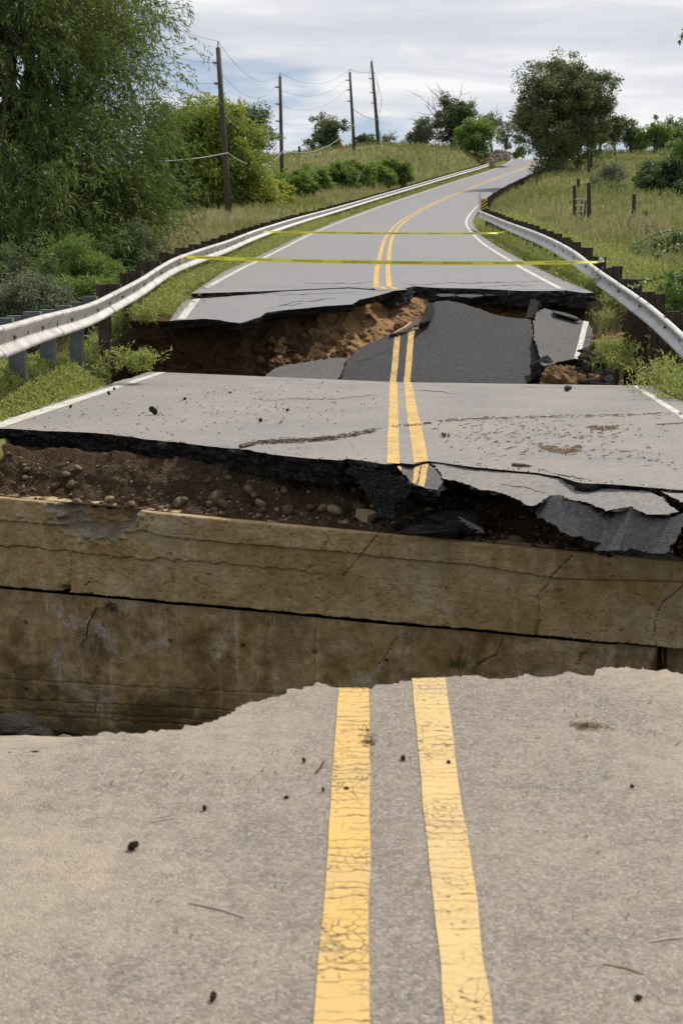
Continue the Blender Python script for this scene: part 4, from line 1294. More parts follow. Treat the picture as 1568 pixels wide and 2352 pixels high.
for k, (x, y, d, w_, hh) in enumerate(((1280, 838, 21.4, 40, 12), (1258, 836, 21.5, 24, 16), (1325, 870, 20.8, 30, 14), (1352, 852, 21.2, 26, 10), (1300, 868, 20.9, 20, 8))):
    pl_ = Plane(at(x, y, d), at(x + w_, y + 2, d), at(x + w_ / 2, y - hh, d + .35))
    px_slab('asphalt_scrap', pl_, [(x - w_ / 2, y, .02), (x - w_ / 3, y - hh * .6, .02), (x + w_ / 4, y - hh * .7, .02), (x + w_ / 2, y - 1, .02), (x + w_ / 5, y + hh * .3, .02)], 0.08, M['asphalt_fallen_dusty'], 120 + k, 0.03, parent=rub)
# ------------------------------------------------------------------ guardrails
HALF = [(0.012, 0.157), (0.038, 0.156), (0.064, 0.148), (0.080, 0.133), (0.083, 0.116), (0.075, 0.099), (0.048, 0.076), (0.016, 0.052), (0.004, 0.038)]
PROF = HALF + [(0.0, 0.0)] + [(x, -y) for x, y in HALF[::-1]]
PROF2 = [(x - 0.006, y * 0.985) for x, y in PROF[::-1]]
RING = PROF + PROF2


def frames(path, road_side):
    t = np.gradient(path, axis=0)
    t /= np.linalg.norm(t, axis=1)[:, None]
    side = np.stack([t[:, 1], -t[:, 0], np.zeros(len(t))], 1) * road_side
    side /= np.linalg.norm(side, axis=1)[:, None]
    up = np.cross(side, t) if road_side < 0 else np.cross(t, side) * -1
    up = np.where(up[:, 2:3] < 0, -up, up)
    return t, side, up


def guardrail(name, label, ctrl_pts, road_side, face, n_near_steel=0, step=0.3175, lean=0.0, first=3, post_len=1.25):
    path = catmull(ctrl_pts, step)
    t, side, up = frames(path, road_side)
    root = thing(name, label, 'guardrail', path[len(path) // 2] - np.array([0, 0, 0.7]))
    per = 12                                                     # 12 x 0.3175 = 3.81 m panels
    k = len(RING)
    for a in range(0, len(path) - 1, per):
        b = min(a + per + 1, len(path))
        if b - a < 3: continue
        V, F = [], []
        for q, i in enumerate(range(a, b)):
            lap = 0.004 if q == 0 else 0.0
            for x, y in RING:
                V.append(path[i] + side[i] * (x + lap) + up[i] * y * (1.012 if q == 0 else 1))
        m_ = b - a
        for q in range(m_ - 1):
            for c in range(k):
                c2 = (c + 1) % k
                F.append((q * k + c, q * k + c2, (q + 1) * k + c2, (q + 1) * k + c))
        F += [tuple(range(k)), tuple((m_ - 1) * k + c for c in range(k))[::-1]]
        part('rail_panel', V, F, face if (path[a][1] < 36) else M['galv'], root, smooth_=True)
    rs = np.random.default_rng(len(path))
    count = 0
    for i in range(first, len(path), 6):
        steel = count < n_near_steel
        wood = M['steel_grey'] if steel else M['wood']
        c = path[i]
        tl = np.array([t[i][0], t[i][1], 0]); tl /= np.linalg.norm(tl)
        j = rs.uniform(-0.02, 0.03, 3)
        zdir = np.array([0, 0, 1.0]) + side[i] * rs.uniform(-0.05, 0.03) + tl * rs.uniform(-0.05, 0.05)
        if steel: zdir = zdir + tl * -0.10 + side[i] * 0.05
        zdir /= np.linalg.norm(zdir)
        s_, u_ = side[i], zdir
        MB().box(c - s_ * 0.105 + u_ * ((0.0 if steel else 0.03) + j[0]), tl, s_, u_, 0.075, 0.10, 0.185, 0.008).build('blockout', wood, root)
        top = (0.13 if steel else 0.21) + j[1]
        pl_n = 1.5 if steel else (post_len + (0.7 if (road_side < 0 and c[1] < 25) else 0))
        MB().box(c - s_ * 0.305 + u_ * (top - pl_n / 2), tl, s_, u_, 0.075, 0.095, pl_n / 2, 0.008).build('post', wood, root)
        if c[1] < 60:
            MB().box(c + s_ * 0.012, tl, up[i], s_, 0.035, 0.018, 0.010, 0.006).build('bolt', M['bolt'], root)
            for q in (3,):
                if i + q < len(path):
                    MB().box(path[i + q] + s_ * 0.004, tl, up[i], s_, 0.010, 0.022, 0.004).build('slot', M['bolt'], root)
        count += 1
    return root, path


def offset_pts(lat, ys, dz):
    out = []
    for y in ys:
        i = np.abs(CL[:, 1] - y).argmin()
        out.append(np.array([CL[i, 0] + CLT[i, 1] * lat, CL[i, 1] - CLT[i, 0] * lat, CL[i, 2] + dz]))
    return out


LR = [at(-330, 850, 8.8), at(-130, 812, 10.8), at(0, 785, 12.7), at(92, 755, 15.2), at(200, 723, 18.3), at(262, 692, 20.3), at(320, 660, 22.3), at(362, 632, 24.2), at(405, 608, 26.1), at(472, 583, 29.9), at(521, 566, 33.8)]
LR += offset_pts(-4.12, [42, 52, 62, 74, 88, 102, 116, 130, 143, 153, 160], 0.50)
left_rail, LPATH = guardrail('guardrail', 'long pale steel guardrail on the left verge, sagging over the wash-out', LR, 1, M['galv_dust'], 6, lean=0.1)
RR_ = [at(1760, 985, 14.5), at(1660, 880, 16.4), at(1568, 790, 18.75), at(1493, 722, 20.9), at(1423, 671, 23.4), at(1375, 637, 25.5), at(1310, 586, 29.5), at(1240, 549, 36), at(1170, 521, 46), at(1128, 503, 55), at(1101, 491, 61)]
right_rail, RPATH = guardrail('guardrail', 'steel guardrail with dark wooden posts drooping along the right verge', RR_, -1, M['galv'], 0, first=0, post_len=1.9)
far_rail, FPATH = guardrail('guardrail', 'distant dark-backed guardrail along the right side of the hill curve', offset_pts(4.25, [88, 100, 112, 124, 136, 146, 154], 0.45), -1, M['galv'], 0, first=2, post_len=1.05)

# reflector disc on a right post
i = np.abs(RPATH[:, 1] - 25.9).argmin()
c = at(1380, 596.5, np.linalg.norm(RPATH[i] - CAMP) * 0.99)
th = np.linspace(0, 2 * math.pi, 17)[:-1]
V = [c + np.array([math.cos(q) * 0.055, 0.0, math.sin(q) * 0.055]) for q in th] + [c + np.array([math.cos(q) * 0.055, 0.012, math.sin(q) * 0.055]) for q in th]
part('reflector', V, [tuple(range(16)), tuple(range(16, 32))[::-1]] + [(k, 16 + k, 16 + (k + 1) % 16, (k + 1) % 16) for k in range(16)], M['sign_white'], right_rail)


# ------------------------------------------------------------------ police tape
def text_mesh(body, size):
    cu = bpy.data.curves.new('tmp_text', 'FONT')
    cu.body = body
    cu.size = size
    cu.align_x, cu.align_y = 'CENTER', 'CENTER'
    ob = bpy.data.objects.new('tmp_text', cu)
    COL.objects.link(ob)
    dg = bpy.context.evaluated_depsgraph_get()
    dg.update()
    me = bpy.data.meshes.new_from_object(ob.evaluated_get(dg))
    V = np.array([v.co[:] for v in me.vertices]); F = [tuple(p.vertices) for p in me.polygons]
    bpy.data.objects.remove(ob); bpy.data.curves.remove(cu); bpy.data.meshes.remove(me)
    return V, F


TV, TF = text_mesh('POLICE LINE DO NOT CROSS', 0.044)


def tape(label, A, B, sag, hgt, period, phase, knot):
    A, B = np.array(A), np.array(B)
    n = 120
    s = np.linspace(0, 1, n)
    C = A[None] * (1 - s[:, None]) + B[None] * s[:, None]
    C[:, 2] -= sag * 4 * s * (1 - s)
    tw = 0.25 * np.sin(s * 9 + phase) + 1.0 * smooth(0.90, 1.0, s) + 0.5 * smooth(0.1, 0, s)
    up = np.stack([np.zeros(n), np.sin(tw), np.cos(tw)], 1)
    hh = hgt / 2
    nrm = np.array([0, -1, 0]) * 0.0008
    V = np.vstack([C + up * hh, C - up * hh, C + up * hh - nrm * 2, C - up * hh - nrm * 2])
    F = [(k, k + 1, n + k + 1, n + k) for k in range(n - 1)] + [(2 * n + k, 3 * n + k, 3 * n + k + 1, 2 * n + k + 1) for k in range(n - 1)]
    root = thing('police_tape', label, 'tape', (A + B) / 2 - np.array([0, 0, sag + 0.1]))
    part('tape_band', V, F, M['tape'], root)
    L = np.linalg.norm(B - A)
    ex = (B - A) / L
    x0 = phase % period
    while x0 < L - 0.4:
        f = x0 / L
        k = f * (n - 1)
        P = []
        for x, y, z in TV:
            ff = np.clip((x0 + x) / L, 0, 1) * (n - 1)
            i = int(min(n - 2, ff)); q = ff - i
            cc = C[i] * (1 - q) + C[i + 1] * q; uu = up[i] * (1 - q) + up[i + 1] * q
            P.append(cc + uu * y + np.array([0, -0.003, 0]))
        part('lettering', P, TF, M['ink'], root)
        x0 += period
    # wrapped ends
    for kx in knot:
        mb = MB()
        mb.tube(kx, 0.014, 5)
        mb.build('wrapped_end', M['tape'], root)
    return root


tape('yellow police line tape stretched across the road nearest the hole', at(428, 590, 26.6), at(1372, 602, 25.4), 0.06, 0.072, 1.0, 0.5,
     [[at(416, 586, 26.3), at(419, 594, 26.2), at(418, 606, 26.2)], [at(1372, 602, 25.4), at(1382, 601, 25.35), at(1386, 600, 25.5)]])
tape('second yellow police line tape across the road farther up the bend', at(606, 532, 42.5), at(1142, 535.5, 44.5), 0.03, 0.072, 1.25, 0.9,
     [[at(596, 530, 42.6), at(594, 537, 42.4), at(593, 543, 42.4)], [at(1142, 535.5, 44.5), at(1160, 532, 46), at(1166, 530, 47)]])


# ------------------------------------------------------------------ utility poles and wires
def pole(label, top, base, r0, r1, ins, extra=0):
    root = thing('utility_pole', label, 'utility pole', base, 'utility poles on the left hillside')
    b = np.array(base); t_ = np.array(top)
    MB().tube([b - np.array([0, 0, 0.6]), b + (t_ - b) * 0.33, b + (t_ - b) * 0.66, t_], [r0, r0 * .85 + r1 * .15, (r0 + r1) / 2, r1], 12).build('pole_shaft', M['pole'], root, True)
    MB().tube([t_, t_ + np.array([0, 0, 0.32])], [0.035, 0.03], 8).build('top_pin', M['insul'], root)
    att = [t_ + np.array([0, 0, 0.32])]
    for f, sx in ins:
        p = b + (t_ - b) * f
        q = p + np.array([sx, 0, 0.03])
        mb = MB().tube([p, q], [0.05, 0.045], 6)
        for z in (0.35, 0.6, 0.85):
            c = p + (q - p) * z
            mb.tube([c - (q - p) * 0.05, c + (q - p) * 0.05], 0.075, 8)
        mb.build('insulator', M['insul'], root)
        att.append(q)
    return root, att


p1, a1 = pole('tallest near weathered wooden utility pole in front of the yellow-green tree', at(501, 110, 65), at(527, 514, 65), 0.165, 0.115, [(0.912, -0.30), (0.795, -0.30), (0.675, -0.30), (0.40, 0.13)])
p2, a2 = pole('second wooden utility pole rising out of the shrub hedge', at(643, 176, 110), at(648, 420, 110), 0.17, 0.12, [(0.90, -0.45), (0.74, -0.45), (0.58, -0.45), (0.30, 0.13)])
p3, a3 = pole('third wooden utility pole on the hill crest, left of the close pair', at(803, 166, 146), at(814, 352, 146), 0.19, 0.125, [(0.90, -0.5), (0.78, -0.5), (0.64, -0.5), (0.36, 0.13)])
p4, a4 = pole('rightmost tall utility pole on the hill crest with hanging cables', at(853, 141, 153), at(870, 341, 153), 0.22, 0.12, [(0.80, -0.5), (0.64, -0.5), (0.52, -0.45), (0.36, -0.12)])
for k, (f0, f1, dx, bulge) in enumerate(((0.97, 0.40, -0.32, -0.45), (0.88, 0.30, 0.42, 0.55), (0.80, 0.02, 0.6, 0.9))):
    t_, b = at(853, 141, 153), at(870, 341, 153)
    q0, q1 = b + (t_ - b) * f0, b + (t_ - b) * f1
    pts = [q0 + (q1 - q0) * s + np.array([dx * math.sin(math.pi * min(1, s * 1.6 + .1)) + bulge * s * (1 - s), 0, 0]) for s in np.linspace(0, 1, 12)]
    MB().tube(pts, 0.022, 5).build('drop_cable', M['wire'], p4)
pb = at(870, 341, 153)
MB().tube([pb + np.array([0.25, -.1, -0.3]), pb + (at(853, 141, 153) - pb) * 0.20 + np.array([0.22, -.1, 0])], [0.13, 0.12], 8).build('stub_brace', M['gate_metal'], p4)


def span(label, A, B, sag, r, mat):
    n = 22
    s = np.linspace(0, 1, n)
    C = np.array(A)[None] * (1 - s[:, None]) + np.array(B)[None] * s[:, None]
    C[:, 2] -= sag * 4 * s * (1 - s)
    MB().tube(list(C), r, 5).solo('overhead_wire', mat, label, 'wire', 'overhead wires')


a0 = [np.array([-10.5, 24, 10.6]), np.array([-11.2, 24, 9.2]), np.array([-11.2, 24, 8.1]), np.array([-11.2, 24, 7.0]), np.array([-10.6, 24, 4.2])]
nm = ['topmost thin', 'upper', 'middle', 'lower', 'pale sagging bottom']
for k in range(5):
    mt = M['wire_pale'] if k >= 3 else M['wire']
    r = 0.010 if k < 4 else 0.018
    span(nm[k] + ' overhead wire from the left edge tree to the nearest pole', a0[k], a1[k], 1.0 if k < 4 else 0.7, r, mt)
    span(nm[k] + ' overhead wire between the nearest pole and the second pole', a1[k], a2[k], 1.25 if k < 4 else 0.9, r * 1.15, mt)
    span(nm[k] + ' overhead wire between the second pole and the third pole', a2[k], a3[k], 1.2, r * 1.35, mt)
span('short wire dropping between the close pair of poles on the crest', at(808, 248, 146), at(868, 275, 153), 0.3, 0.03, M['wire'])
span('thin top wire linking the close pair of poles on the crest', a3[0], a4[0] - np.array([0, 0, 1.5]), 0.2, 0.02, M['wire'])

# ------------------------------------------------------------------ fence, gate, signs on the right and left
def post(label, base, top, r, group='fence posts in the right field', name='fence_post'):
    b, t_ = np.array(base), np.array(top)
    return MB().tube([b - np.array([0, 0, 0.25]), b + (t_ - b) * 0.5 + np.array([0.01, 0, 0]), t_], [r, r * .97, r * .92], 8).solo(name, M['wood'], label, 'fence post', group)


post('tall thick fence post right of the metal gate', at(1352, 518, 61), at(1351, 421, 61), 0.10)
post('tall dark fence post left of the metal gate', at(1319, 513, 62), at(1318, 427, 62), 0.09)
post('lone leaning dark fence post far right of the gate', at(1453, 516, 64), at(1455, 447, 64), 0.10)
post('short dark post stub behind the gate', at(1327, 432, 88), at(1327, 412, 88), 0.12)
post('fence post on the slope below the big right tree', at(1351, 388, 112), at(1352, 362, 112), 0.13)
post('fence post just right of the big tree trunk', at(1357, 378, 118), at(1358, 354, 118), 0.11)
post('small thin stake beside the lone fence post', at(1473, 506, 66), at(1474, 488, 66), 0.05)
post('small stub post right of the lone fence post', at(1482, 500, 68), at(1482, 484, 68), 0.09)
post('thin stake on the verge beneath the big right tree', at(1232, 418, 98), at(1232, 396, 98), 0.05)
post('lone dark post on the left hill skyline', at(687, 357, 150), at(687, 336, 150), 0.14, 'posts on the left hill')
post('short grey stump right of the rail, below the gate field', at(1440, 525, 58), at(1441, 508, 58), 0.10)
g = thing('field_gate', 'narrow metal field gate with five pale bars between wooden posts', 'gate', at(1335, 514, 61.5))
for y in (457.5, 472, 486.5, 498, 508.5):
    MB().tube([at(1320, y, 61.6), at(1350, y + 0.4, 61.0)], 0.028, 6).build('bar', M['gate_metal'], g)
MB().tube([at(1334, 457, 61.4), at(1332, 509, 61.4)], 0.045, 6).build('upright', M['gate_green'], g)
MB().tube([at(1345, 462, 61.2), at(1338, 515, 60.8)], 0.04, 6).build('brace', M['wood'], g)
MB().tube([at(1337, 488, 60.9), at(1336, 523, 60.5)], 0.035, 6).build('stake', M['bark_grey'], g)
c = at(1335, 466, 61.0)
sg = MB().abox(c + np.array([-.09, -.03, -.13]), c + np.array([.09, -.02, .10])).build('notice', M['sign_white'], g)
MB().abox(c + np.array([-.075, -.034, -.06]), c + np.array([.075, -.031, .085])).build('red_panel', M['sign_red'], sg)

c = at(1110, 471, 63.5)
sg = thing('object_marker', 'yellow and black striped hazard marker at the right guardrail end', 'road sign', at(1110, 492, 63.5))
ex = np.array([0.9, 0.43, 0.0]); ex /= np.linalg.norm(ex); ez = np.array([0.1, 0, 1.0]); ez /= np.linalg.norm(ez); ey = np.cross(ez, ex)
MB().box(c, ex, ez, ey, 0.20, 0.30, 0.01).build('panel', M['sign_yellow'], sg)
for k in range(4):
    o_ = -0.30 + 0.17 * k
    q = [(-0.20, o_ - 0.12), (0.20, o_ + 0.12), (0.20, o_ + 0.19), (-0.20, o_ - 0.05)]
    q = [(x, float(np.clip(y, -0.30, 0.30))) for x, y in q]
    sgn = -1 if ey[1] > 0 else 1
    part('stripe', [c + ex * x + ez * y + ey * sgn * 0.014 for x, y in q], [(0, 1, 2, 3)], M['sign_black'], sg)
MB().tube([c + np.array([0, .03, -1.0]), c + np.array([0, .03, 0.3])], 0.035, 6).build('stake', M['gate_metal'], sg)
c = at(1101, 463, 63)
MB().box(c, (1, 0, 0), (0, 1, 0), (0, 0, 1), 0.06, 0.02, 0.42, 0.008).solo('delineator', M['sign_white'], 'slim white delineator post beside the striped hazard marker', 'delineator')
om = thing('orange_marker', 'small orange pipeline marker standing on the left hill crest', 'marker', at(780, 352, 150))
MB().tube([at(780, 353, 150), at(780, 338, 150)], 0.06, 6).build('stake', M['orange'], om)
MB().box(at(780, 336, 150), (1, 0, 0), (0, 1, 0), (0, 0, 1), 0.17, 0.03, 0.17, 0.06).build('marker_head', M['orange'], om)

# red rock cut beside the upper road
ro = thing('rock_outcrop', 'reddish broken rock cut beside the upper left edge of the road', 'rock outcrop', at(1145, 372, 158))
r2 = np.random.default_rng(5)
rk = [mesh('stone', rock_v(IC2, 700 + k, 0.3, 1.4, 6), IC2[1], M['rock_red']) for k in range(4)]
for k in range(170):
    x = r2.uniform(1116, 1170)
    y = r2.uniform(np.interp(x, [1118, 1145, 1172], [356, 344, 352]), np.interp(x, [1116, 1170], [374, 364]))
    put_piece('stone', rk[k % 4], ro, at(x, y, np.interp(y, [338, 372], [166, 158]) + r2.uniform(-.5, .5)), float(r2.uniform(0.10, 0.30)), r2)
# ------------------------------------------------------------------ vegetation helpers
def unit(v):
    return v / (np.linalg.norm(v, axis=-1, keepdims=True) + 1e-9)


def diamonds(P, D, S, L, W):
    """leaf quads: base P, direction D, side S"""
    n = len(P)
    L, W = np.asarray(L)[:, None], np.asarray(W)[:, None]
    V = np.empty((n, 4, 3))
    V[:, 0] = P
    V[:, 1] = P + D * L * 0.45 + S * W * 0.5
    V[:, 2] = P + D * L
    V[:, 3] = P + D * L * 0.45 - S * W * 0.5
    return V.reshape(-1, 3), np.arange(n * 4).reshape(n, 4)


def leafcloud(centres, rad, per, ll, lw, r, droop=0.15, centre=None):
    n = len(centres) * per
    C = np.repeat(centres, per, 0)
    R = np.repeat(rad, per)[:, None]
    off = r.normal(size=(n, 3))
    off = unit(off) * (r.uniform(0, 1, (n, 1)) ** 0.45)
    P = C + off * R * np.array([1, 1, 0.8])
    D = unit(off * 0.8 + r.normal(size=(n, 3)) * 0.7 + np.array([0, 0, -droop]))
    S = unit(np.cross(D, r.normal(size=(n, 3))))
    L = ll * r.uniform(0.6, 1.3, n); W = lw * r.uniform(0.7, 1.3, n)
    return diamonds(P, D, S, L, W)


def ellpts(ells, n, r, shell=0.35):
    """points in a union of px ellipsoids (px, py, d, rx, ry), biased to the skin"""
    vol = np.array([e[3] * e[3] * e[4] for e in ells], float)
    pick = r.choice(len(ells), n, p=vol / vol.sum())
    out = []
    for i in pick:
        px_, py_, d, rx, ry = ells[i][:5]
        v = r.normal(size=3); v /= np.linalg.norm(v)
        q = r.uniform(0, 1) ** shell
        c = at(px_, py_, d)
        k = d / FPX
        out.append(c + v * q * np.array([rx * k, min(rx, ry) * k * 0.95, ry * k]))
    return np.array(out)


def limbs(mb, base, forks, tips, r0, r, wig=0.12, sides=6):
    for tp in tips:
        f = forks[r.integers(len(forks))]
        L = np.linalg.norm(tp - f[0])
        m1 = f[0] + (tp - f[0]) * 0.4 + r.normal(size=3) * wig * L * 0.4 + np.array([0, 0, 0.08 * L])
        m2 = f[0] + (tp - f[0]) * 0.75 + r.normal(size=3) * wig * L * 0.3
        mb.tube([f[0], m1, m2, tp], [f[1], f[1] * 0.6, f[1] * 0.35, max(0.006, f[1] * 0.12)], sides)


def tree(name, label, base, ells, mat, nclump, per, crad, ll, lw, seed, trunk_r=0.2, trunk_h=0.45, bark='bark', nlimb=14, group=None, dead=None, cat='tree', shell=0.35, stems=1, dead_len=1.0):
    r = np.random.default_rng(seed)
    base = np.array(base, float)
    root = thing(name, label, cat, base, group)
    nk = max(5, nclump // 5)
    K = ellpts([(e_[0], e_[1], e_[2], e_[3] * 0.97, e_[4] * 0.97) for e_ in ells], nk, r, shell)
    big = crad * 1.55
    C = K[r.integers(0, nk, nclump)] + unit(r.normal(size=(nclump, 3))) * (r.uniform(0, 1, (nclump, 1)) ** 0.5) * big * np.array([1, 1, 0.75])
    rad = crad * r.uniform(0.35, 1.0, nclump)
    V, F = leafcloud(C, rad, int(per * 1.6), ll * 0.72, lw * 0.78, r)
    part('crown', V, [F], mat, root)
    mb = MB()
    top = C.mean(0)
    zt = C[:, 2].max()
    forks = []
    for s in range(stems):
        b0 = base + np.array([r.uniform(-.5, .5), r.uniform(-.4, .4), 0]) * (trunk_r * 4 if stems > 1 else 0)
        tp = base + (np.array([top[0], top[1], base[2] + (zt - base[2]) * trunk_h]) - base) * np.array([1, 1, 1]) + (r.normal(size=3) * np.array([1, 1, .3]) * (0.12 * (zt - base[2])) if stems > 1 else 0)
        pts = [b0 - np.array([0, 0, .4]), b0 + (tp - b0) * .33 + r.normal(size=3) * .05, b0 + (tp - b0) * .66 + r.normal(size=3) * .08, tp]
        tr = trunk_r * (1 if stems == 1 else r.uniform(.5, .9))
        mb.tube(pts, [tr * 1.25, tr, tr * .85, tr * .6], 8)
        forks += [(pts[2], tr * .55), (pts[3], tr * .5), (pts[1] * .4 + pts[2] * .6, tr * .45)]
    tips = C[r.choice(nclump, min(nlimb, nclump), replace=False)]
    limbs(mb, base, forks, tips, trunk_r, r)
    part('trunk', mb.V, mb.F, M[bark], root, smooth_=True)
    if dead:
        md = MB()
        for (px_, py_, d) in dead:
            tp = at(px_, py_, d)
            f = forks[r.integers(len(forks))]
            L = np.linalg.norm(tp - f[0])
            m1 = f[0] + (tp - f[0]) * .5 + r.normal(size=3) * .08 * L
            md.tube([f[0], m1, tp], [trunk_r * .3, trunk_r * .17, 0.02], 5)
            for q in range(7):
                s = r.uniform(.45, 1)
                p0 = m1 + (tp - m1) * ((s - .45) / .55)
                p2 = p0 + unit(r.normal(size=3) * np.array([1, .6, .8]) + np.array([0, 0, .5]) + unit(tp - m1) * .7) * r.uniform(.5, 1.3) * dead_len
                md.tube([p0, (p0 + p2) / 2 + r.normal(size=3) * .05, p2], [.032, .025, .012], 4)
        part('dead_branches', md.V, md.F, M['bark_grey'], root)
    return root


# ------------------------------------------------------------------ willow at the left
def willow():
    r = np.random.default_rng(41)
    base = np.array([-8.2, 33.5, tz(-8.2, 33.5)])
    root = thing('willow_tree', 'big drooping willow tree filling the upper left of the view', 'tree', base)
    ells = [(90, 120, 33, 250, 230), (190, 300, 33, 165, 210), (90, 480, 32, 220, 190), (220, 470, 32.5, 105, 140), (200, 60, 34, 140, 130), (-150, 250, 34, 220, 330), (60, -150, 34, 280, 200), (40, 590, 31, 230, 90), (300, 170, 33, 62, 125), (290, 400, 32.5, 70, 110), (250, 250, 33, 100, 150)]
    n = 12000
    K = ellpts(ells, 150, r, 0.40)
    C = K[r.integers(0, 150, n)] + r.normal(size=(n, 3)) * np.array([0.52, 0.52, 0.42])
    ax = np.array([base[0], base[1], 0])
    out = unit((C - ax) * np.array([1, 1, 0.0]) + np.array([0, 0, 1e-3]))
    P, D, S, L, W = [], [], [], [], []
    tw = MB()
    m_ = 15
    for i in range(n):
        ln = r.uniform(0.5, 1.15)
        d0 = unit(out[i] * 0.7 + r.normal(size=3) * 0.5 + np.array([0, 0, 0.25]))
        d1 = unit(out[i] * 0.35 + r.normal(size=3) * 0.25 + np.array([0, 0, -0.9]))
        s = np.linspace(0, 1, m_)[:, None]
        dirs = unit(d0 * (1 - s) + d1 * s)
        pts = C[i] + np.cumsum(dirs, 0) * ln / m_
        q = unit(np.cross(dirs, r.normal(size=(m_, 3))))
        sg = np.where(np.arange(m_) % 2 == 0, 1, -1)[:, None]
        ld = unit(dirs * 0.75 + q * sg * 0.65 + np.array([0, 0, -0.12]) + r.normal(size=(m_, 3)) * 0.15)
        P.append(pts); D.append(ld); S.append(unit(np.cross(ld, r.normal(size=(m_, 3)))))
        L.append(r.uniform(0.12, 0.22, m_)); W.append(r.uniform(0.024, 0.042, m_))
        if i % 8 == 0:
            tw.tube([C[i], pts[m_ // 2], pts[-1]], [0.007, 0.005, 0.003], 3, False)
    V, F = diamonds(np.vstack(P), np.vstack(D), np.vstack(S), np.concatenate(L), np.concatenate(W))
    part('crown', V, [F], M['leaf_willow'], root)
    part('twigs', tw.V, tw.F, M['bark'], root)
    mb = MB()
    forks = []
    for q, tp in enumerate((at(40, 330, 33.5), at(170, 300, 33.5), at(-150, 250, 34), at(60, 80, 34))):
        b0 = base + np.array([0.35 * (q - 1.5), 0.2 * (q % 2), -0.4])
        md = b0 + (tp - b0) * 0.5 + r.normal(size=3) * 0.25
        mb.tube([b0, md, tp], [0.24, 0.19, 0.12], 9)
        forks += [(tp, 0.11), (md, 0.11), (md * .4 + tp * .6, 0.10)]
    limbs(mb, base, forks, K[r.choice(150, 70, replace=False)], 0.2, r, 0.14)
    part('trunk', mb.V, mb.F, M['bark'], root, smooth_=True)


willow()

# thicket under the willow, along the creek side
for k, (px_, py_, d, rx, ry, mt, lab) in enumerate([
        (30, 640, 27, 120, 70, 'leaf_olive', 'dense shrub at the left edge behind the near guardrail'),
        (170, 620, 29, 110, 75, 'leaf_mid', 'leafy shrub under the willow behind the guardrail'),
        (285, 590, 31, 80, 75, 'leaf_olive', 'dark shrub at the right foot of the willow'),
        (200, 690, 26, 90, 35, 'leaf_mid', 'low green weedy bush just behind the sagging rail'),
        (50, 700, 25, 110, 40, 'leaf_grey', 'dull dry bush at the left behind the nearest rail posts')]):
    b = at(px_, py_ + ry, d)
    b[2] = tz(b[0], b[1])
    tree('shrub', lab, b, [(px_, py_, d, rx, ry), (px_ - rx * .5, py_ + ry * .4, d, rx * .5, ry * .6), (px_ + rx * .5, py_ + ry * .3, d, rx * .5, ry * .6)], M[mt], 230, 60, 0.26, 0.12, 0.032, 60 + k, 0.05, 0.3, nlimb=20, cat='shrub', stems=4, shell=0.5)

# left middle distance
tree('leafy_tree', 'broad yellow-green tree behind the nearest utility pole', at(500, 512, 78), [(475, 330, 78, 105, 95), (440, 420, 77, 85, 90), (545, 400, 78, 72, 95), (470, 255, 78, 55, 40), (530, 300, 79, 60, 70), (420, 330, 78, 55, 90), (500, 470, 77, 100, 45), (575, 440, 78, 50, 70)],
     M['leaf_yellowgreen'], 860, 60, 0.78, 0.30, 0.14, 71, 0.25, 0.4, nlimb=20, shell=0.45)
tree('leafy_tree', 'small dark tree peeping right of the yellow-green tree', at(585, 395, 100), [(580, 275, 100, 36, 30), (600, 305, 100, 24, 28), (565, 300, 100, 35, 45), (590, 340, 100, 25, 40)], M['leaf_dark'], 90, 60, 0.8, 0.28, 0.13, 72, 0.16, 0.5, shell=0.45)
tree('dark_tree', 'dark green tree low behind the willow and left of the pole', at(410, 505, 84), [(400, 430, 84, 70, 80), (375, 350, 84, 40, 90)], M['leaf_dark'], 180, 60, 0.8, 0.28, 0.13, 73, 0.2, 0.4, shell=0.5)
hedge = [(610, 455, 84, 52, 50, 'the leftmost shrub of the hedge below the second pole'), (668, 428, 96, 42, 38, 'hedge shrub at the foot of the second utility pole'), (720, 420, 101, 42, 36, 'third shrub of the hedge, right of the second pole'),
         (768, 414, 105, 42, 36, 'middle shrub of the hillside hedge'), (815, 407, 109, 40, 34, 'fifth shrub of the hedge toward the guardrail'), (858, 402, 113, 36, 30, 'sixth shrub of the hedge, next to its right end'), (903, 400, 117, 30, 24, 'small rightmost shrub at the end of the hedge')]
for k, (x, y, d, rx, ry, lab) in enumerate(hedge):
    b = at(x, y + ry * .8, d)
    b[2] = min(b[2], tz(b[0], b[1]) + .2)
    tree('shrub', lab, b, [(x, y, d, rx * 1.1, ry * .8), (x - rx * .6, y + ry * (.1 + .3 * (k % 2)), d, rx * .7, ry * .7), (x + rx * .6, y + ry * (.4 - .3 * (k % 3 == 0)), d, rx * .7, ry * .6)], M['leaf_mid' if k else 'leaf_yellowgreen'], 190, 55, 0.5, 0.30, 0.17, 80 + k, 0.06, 0.3, nlimb=12, cat='shrub', stems=3, group='hillside hedge shrubs', shell=0.5)

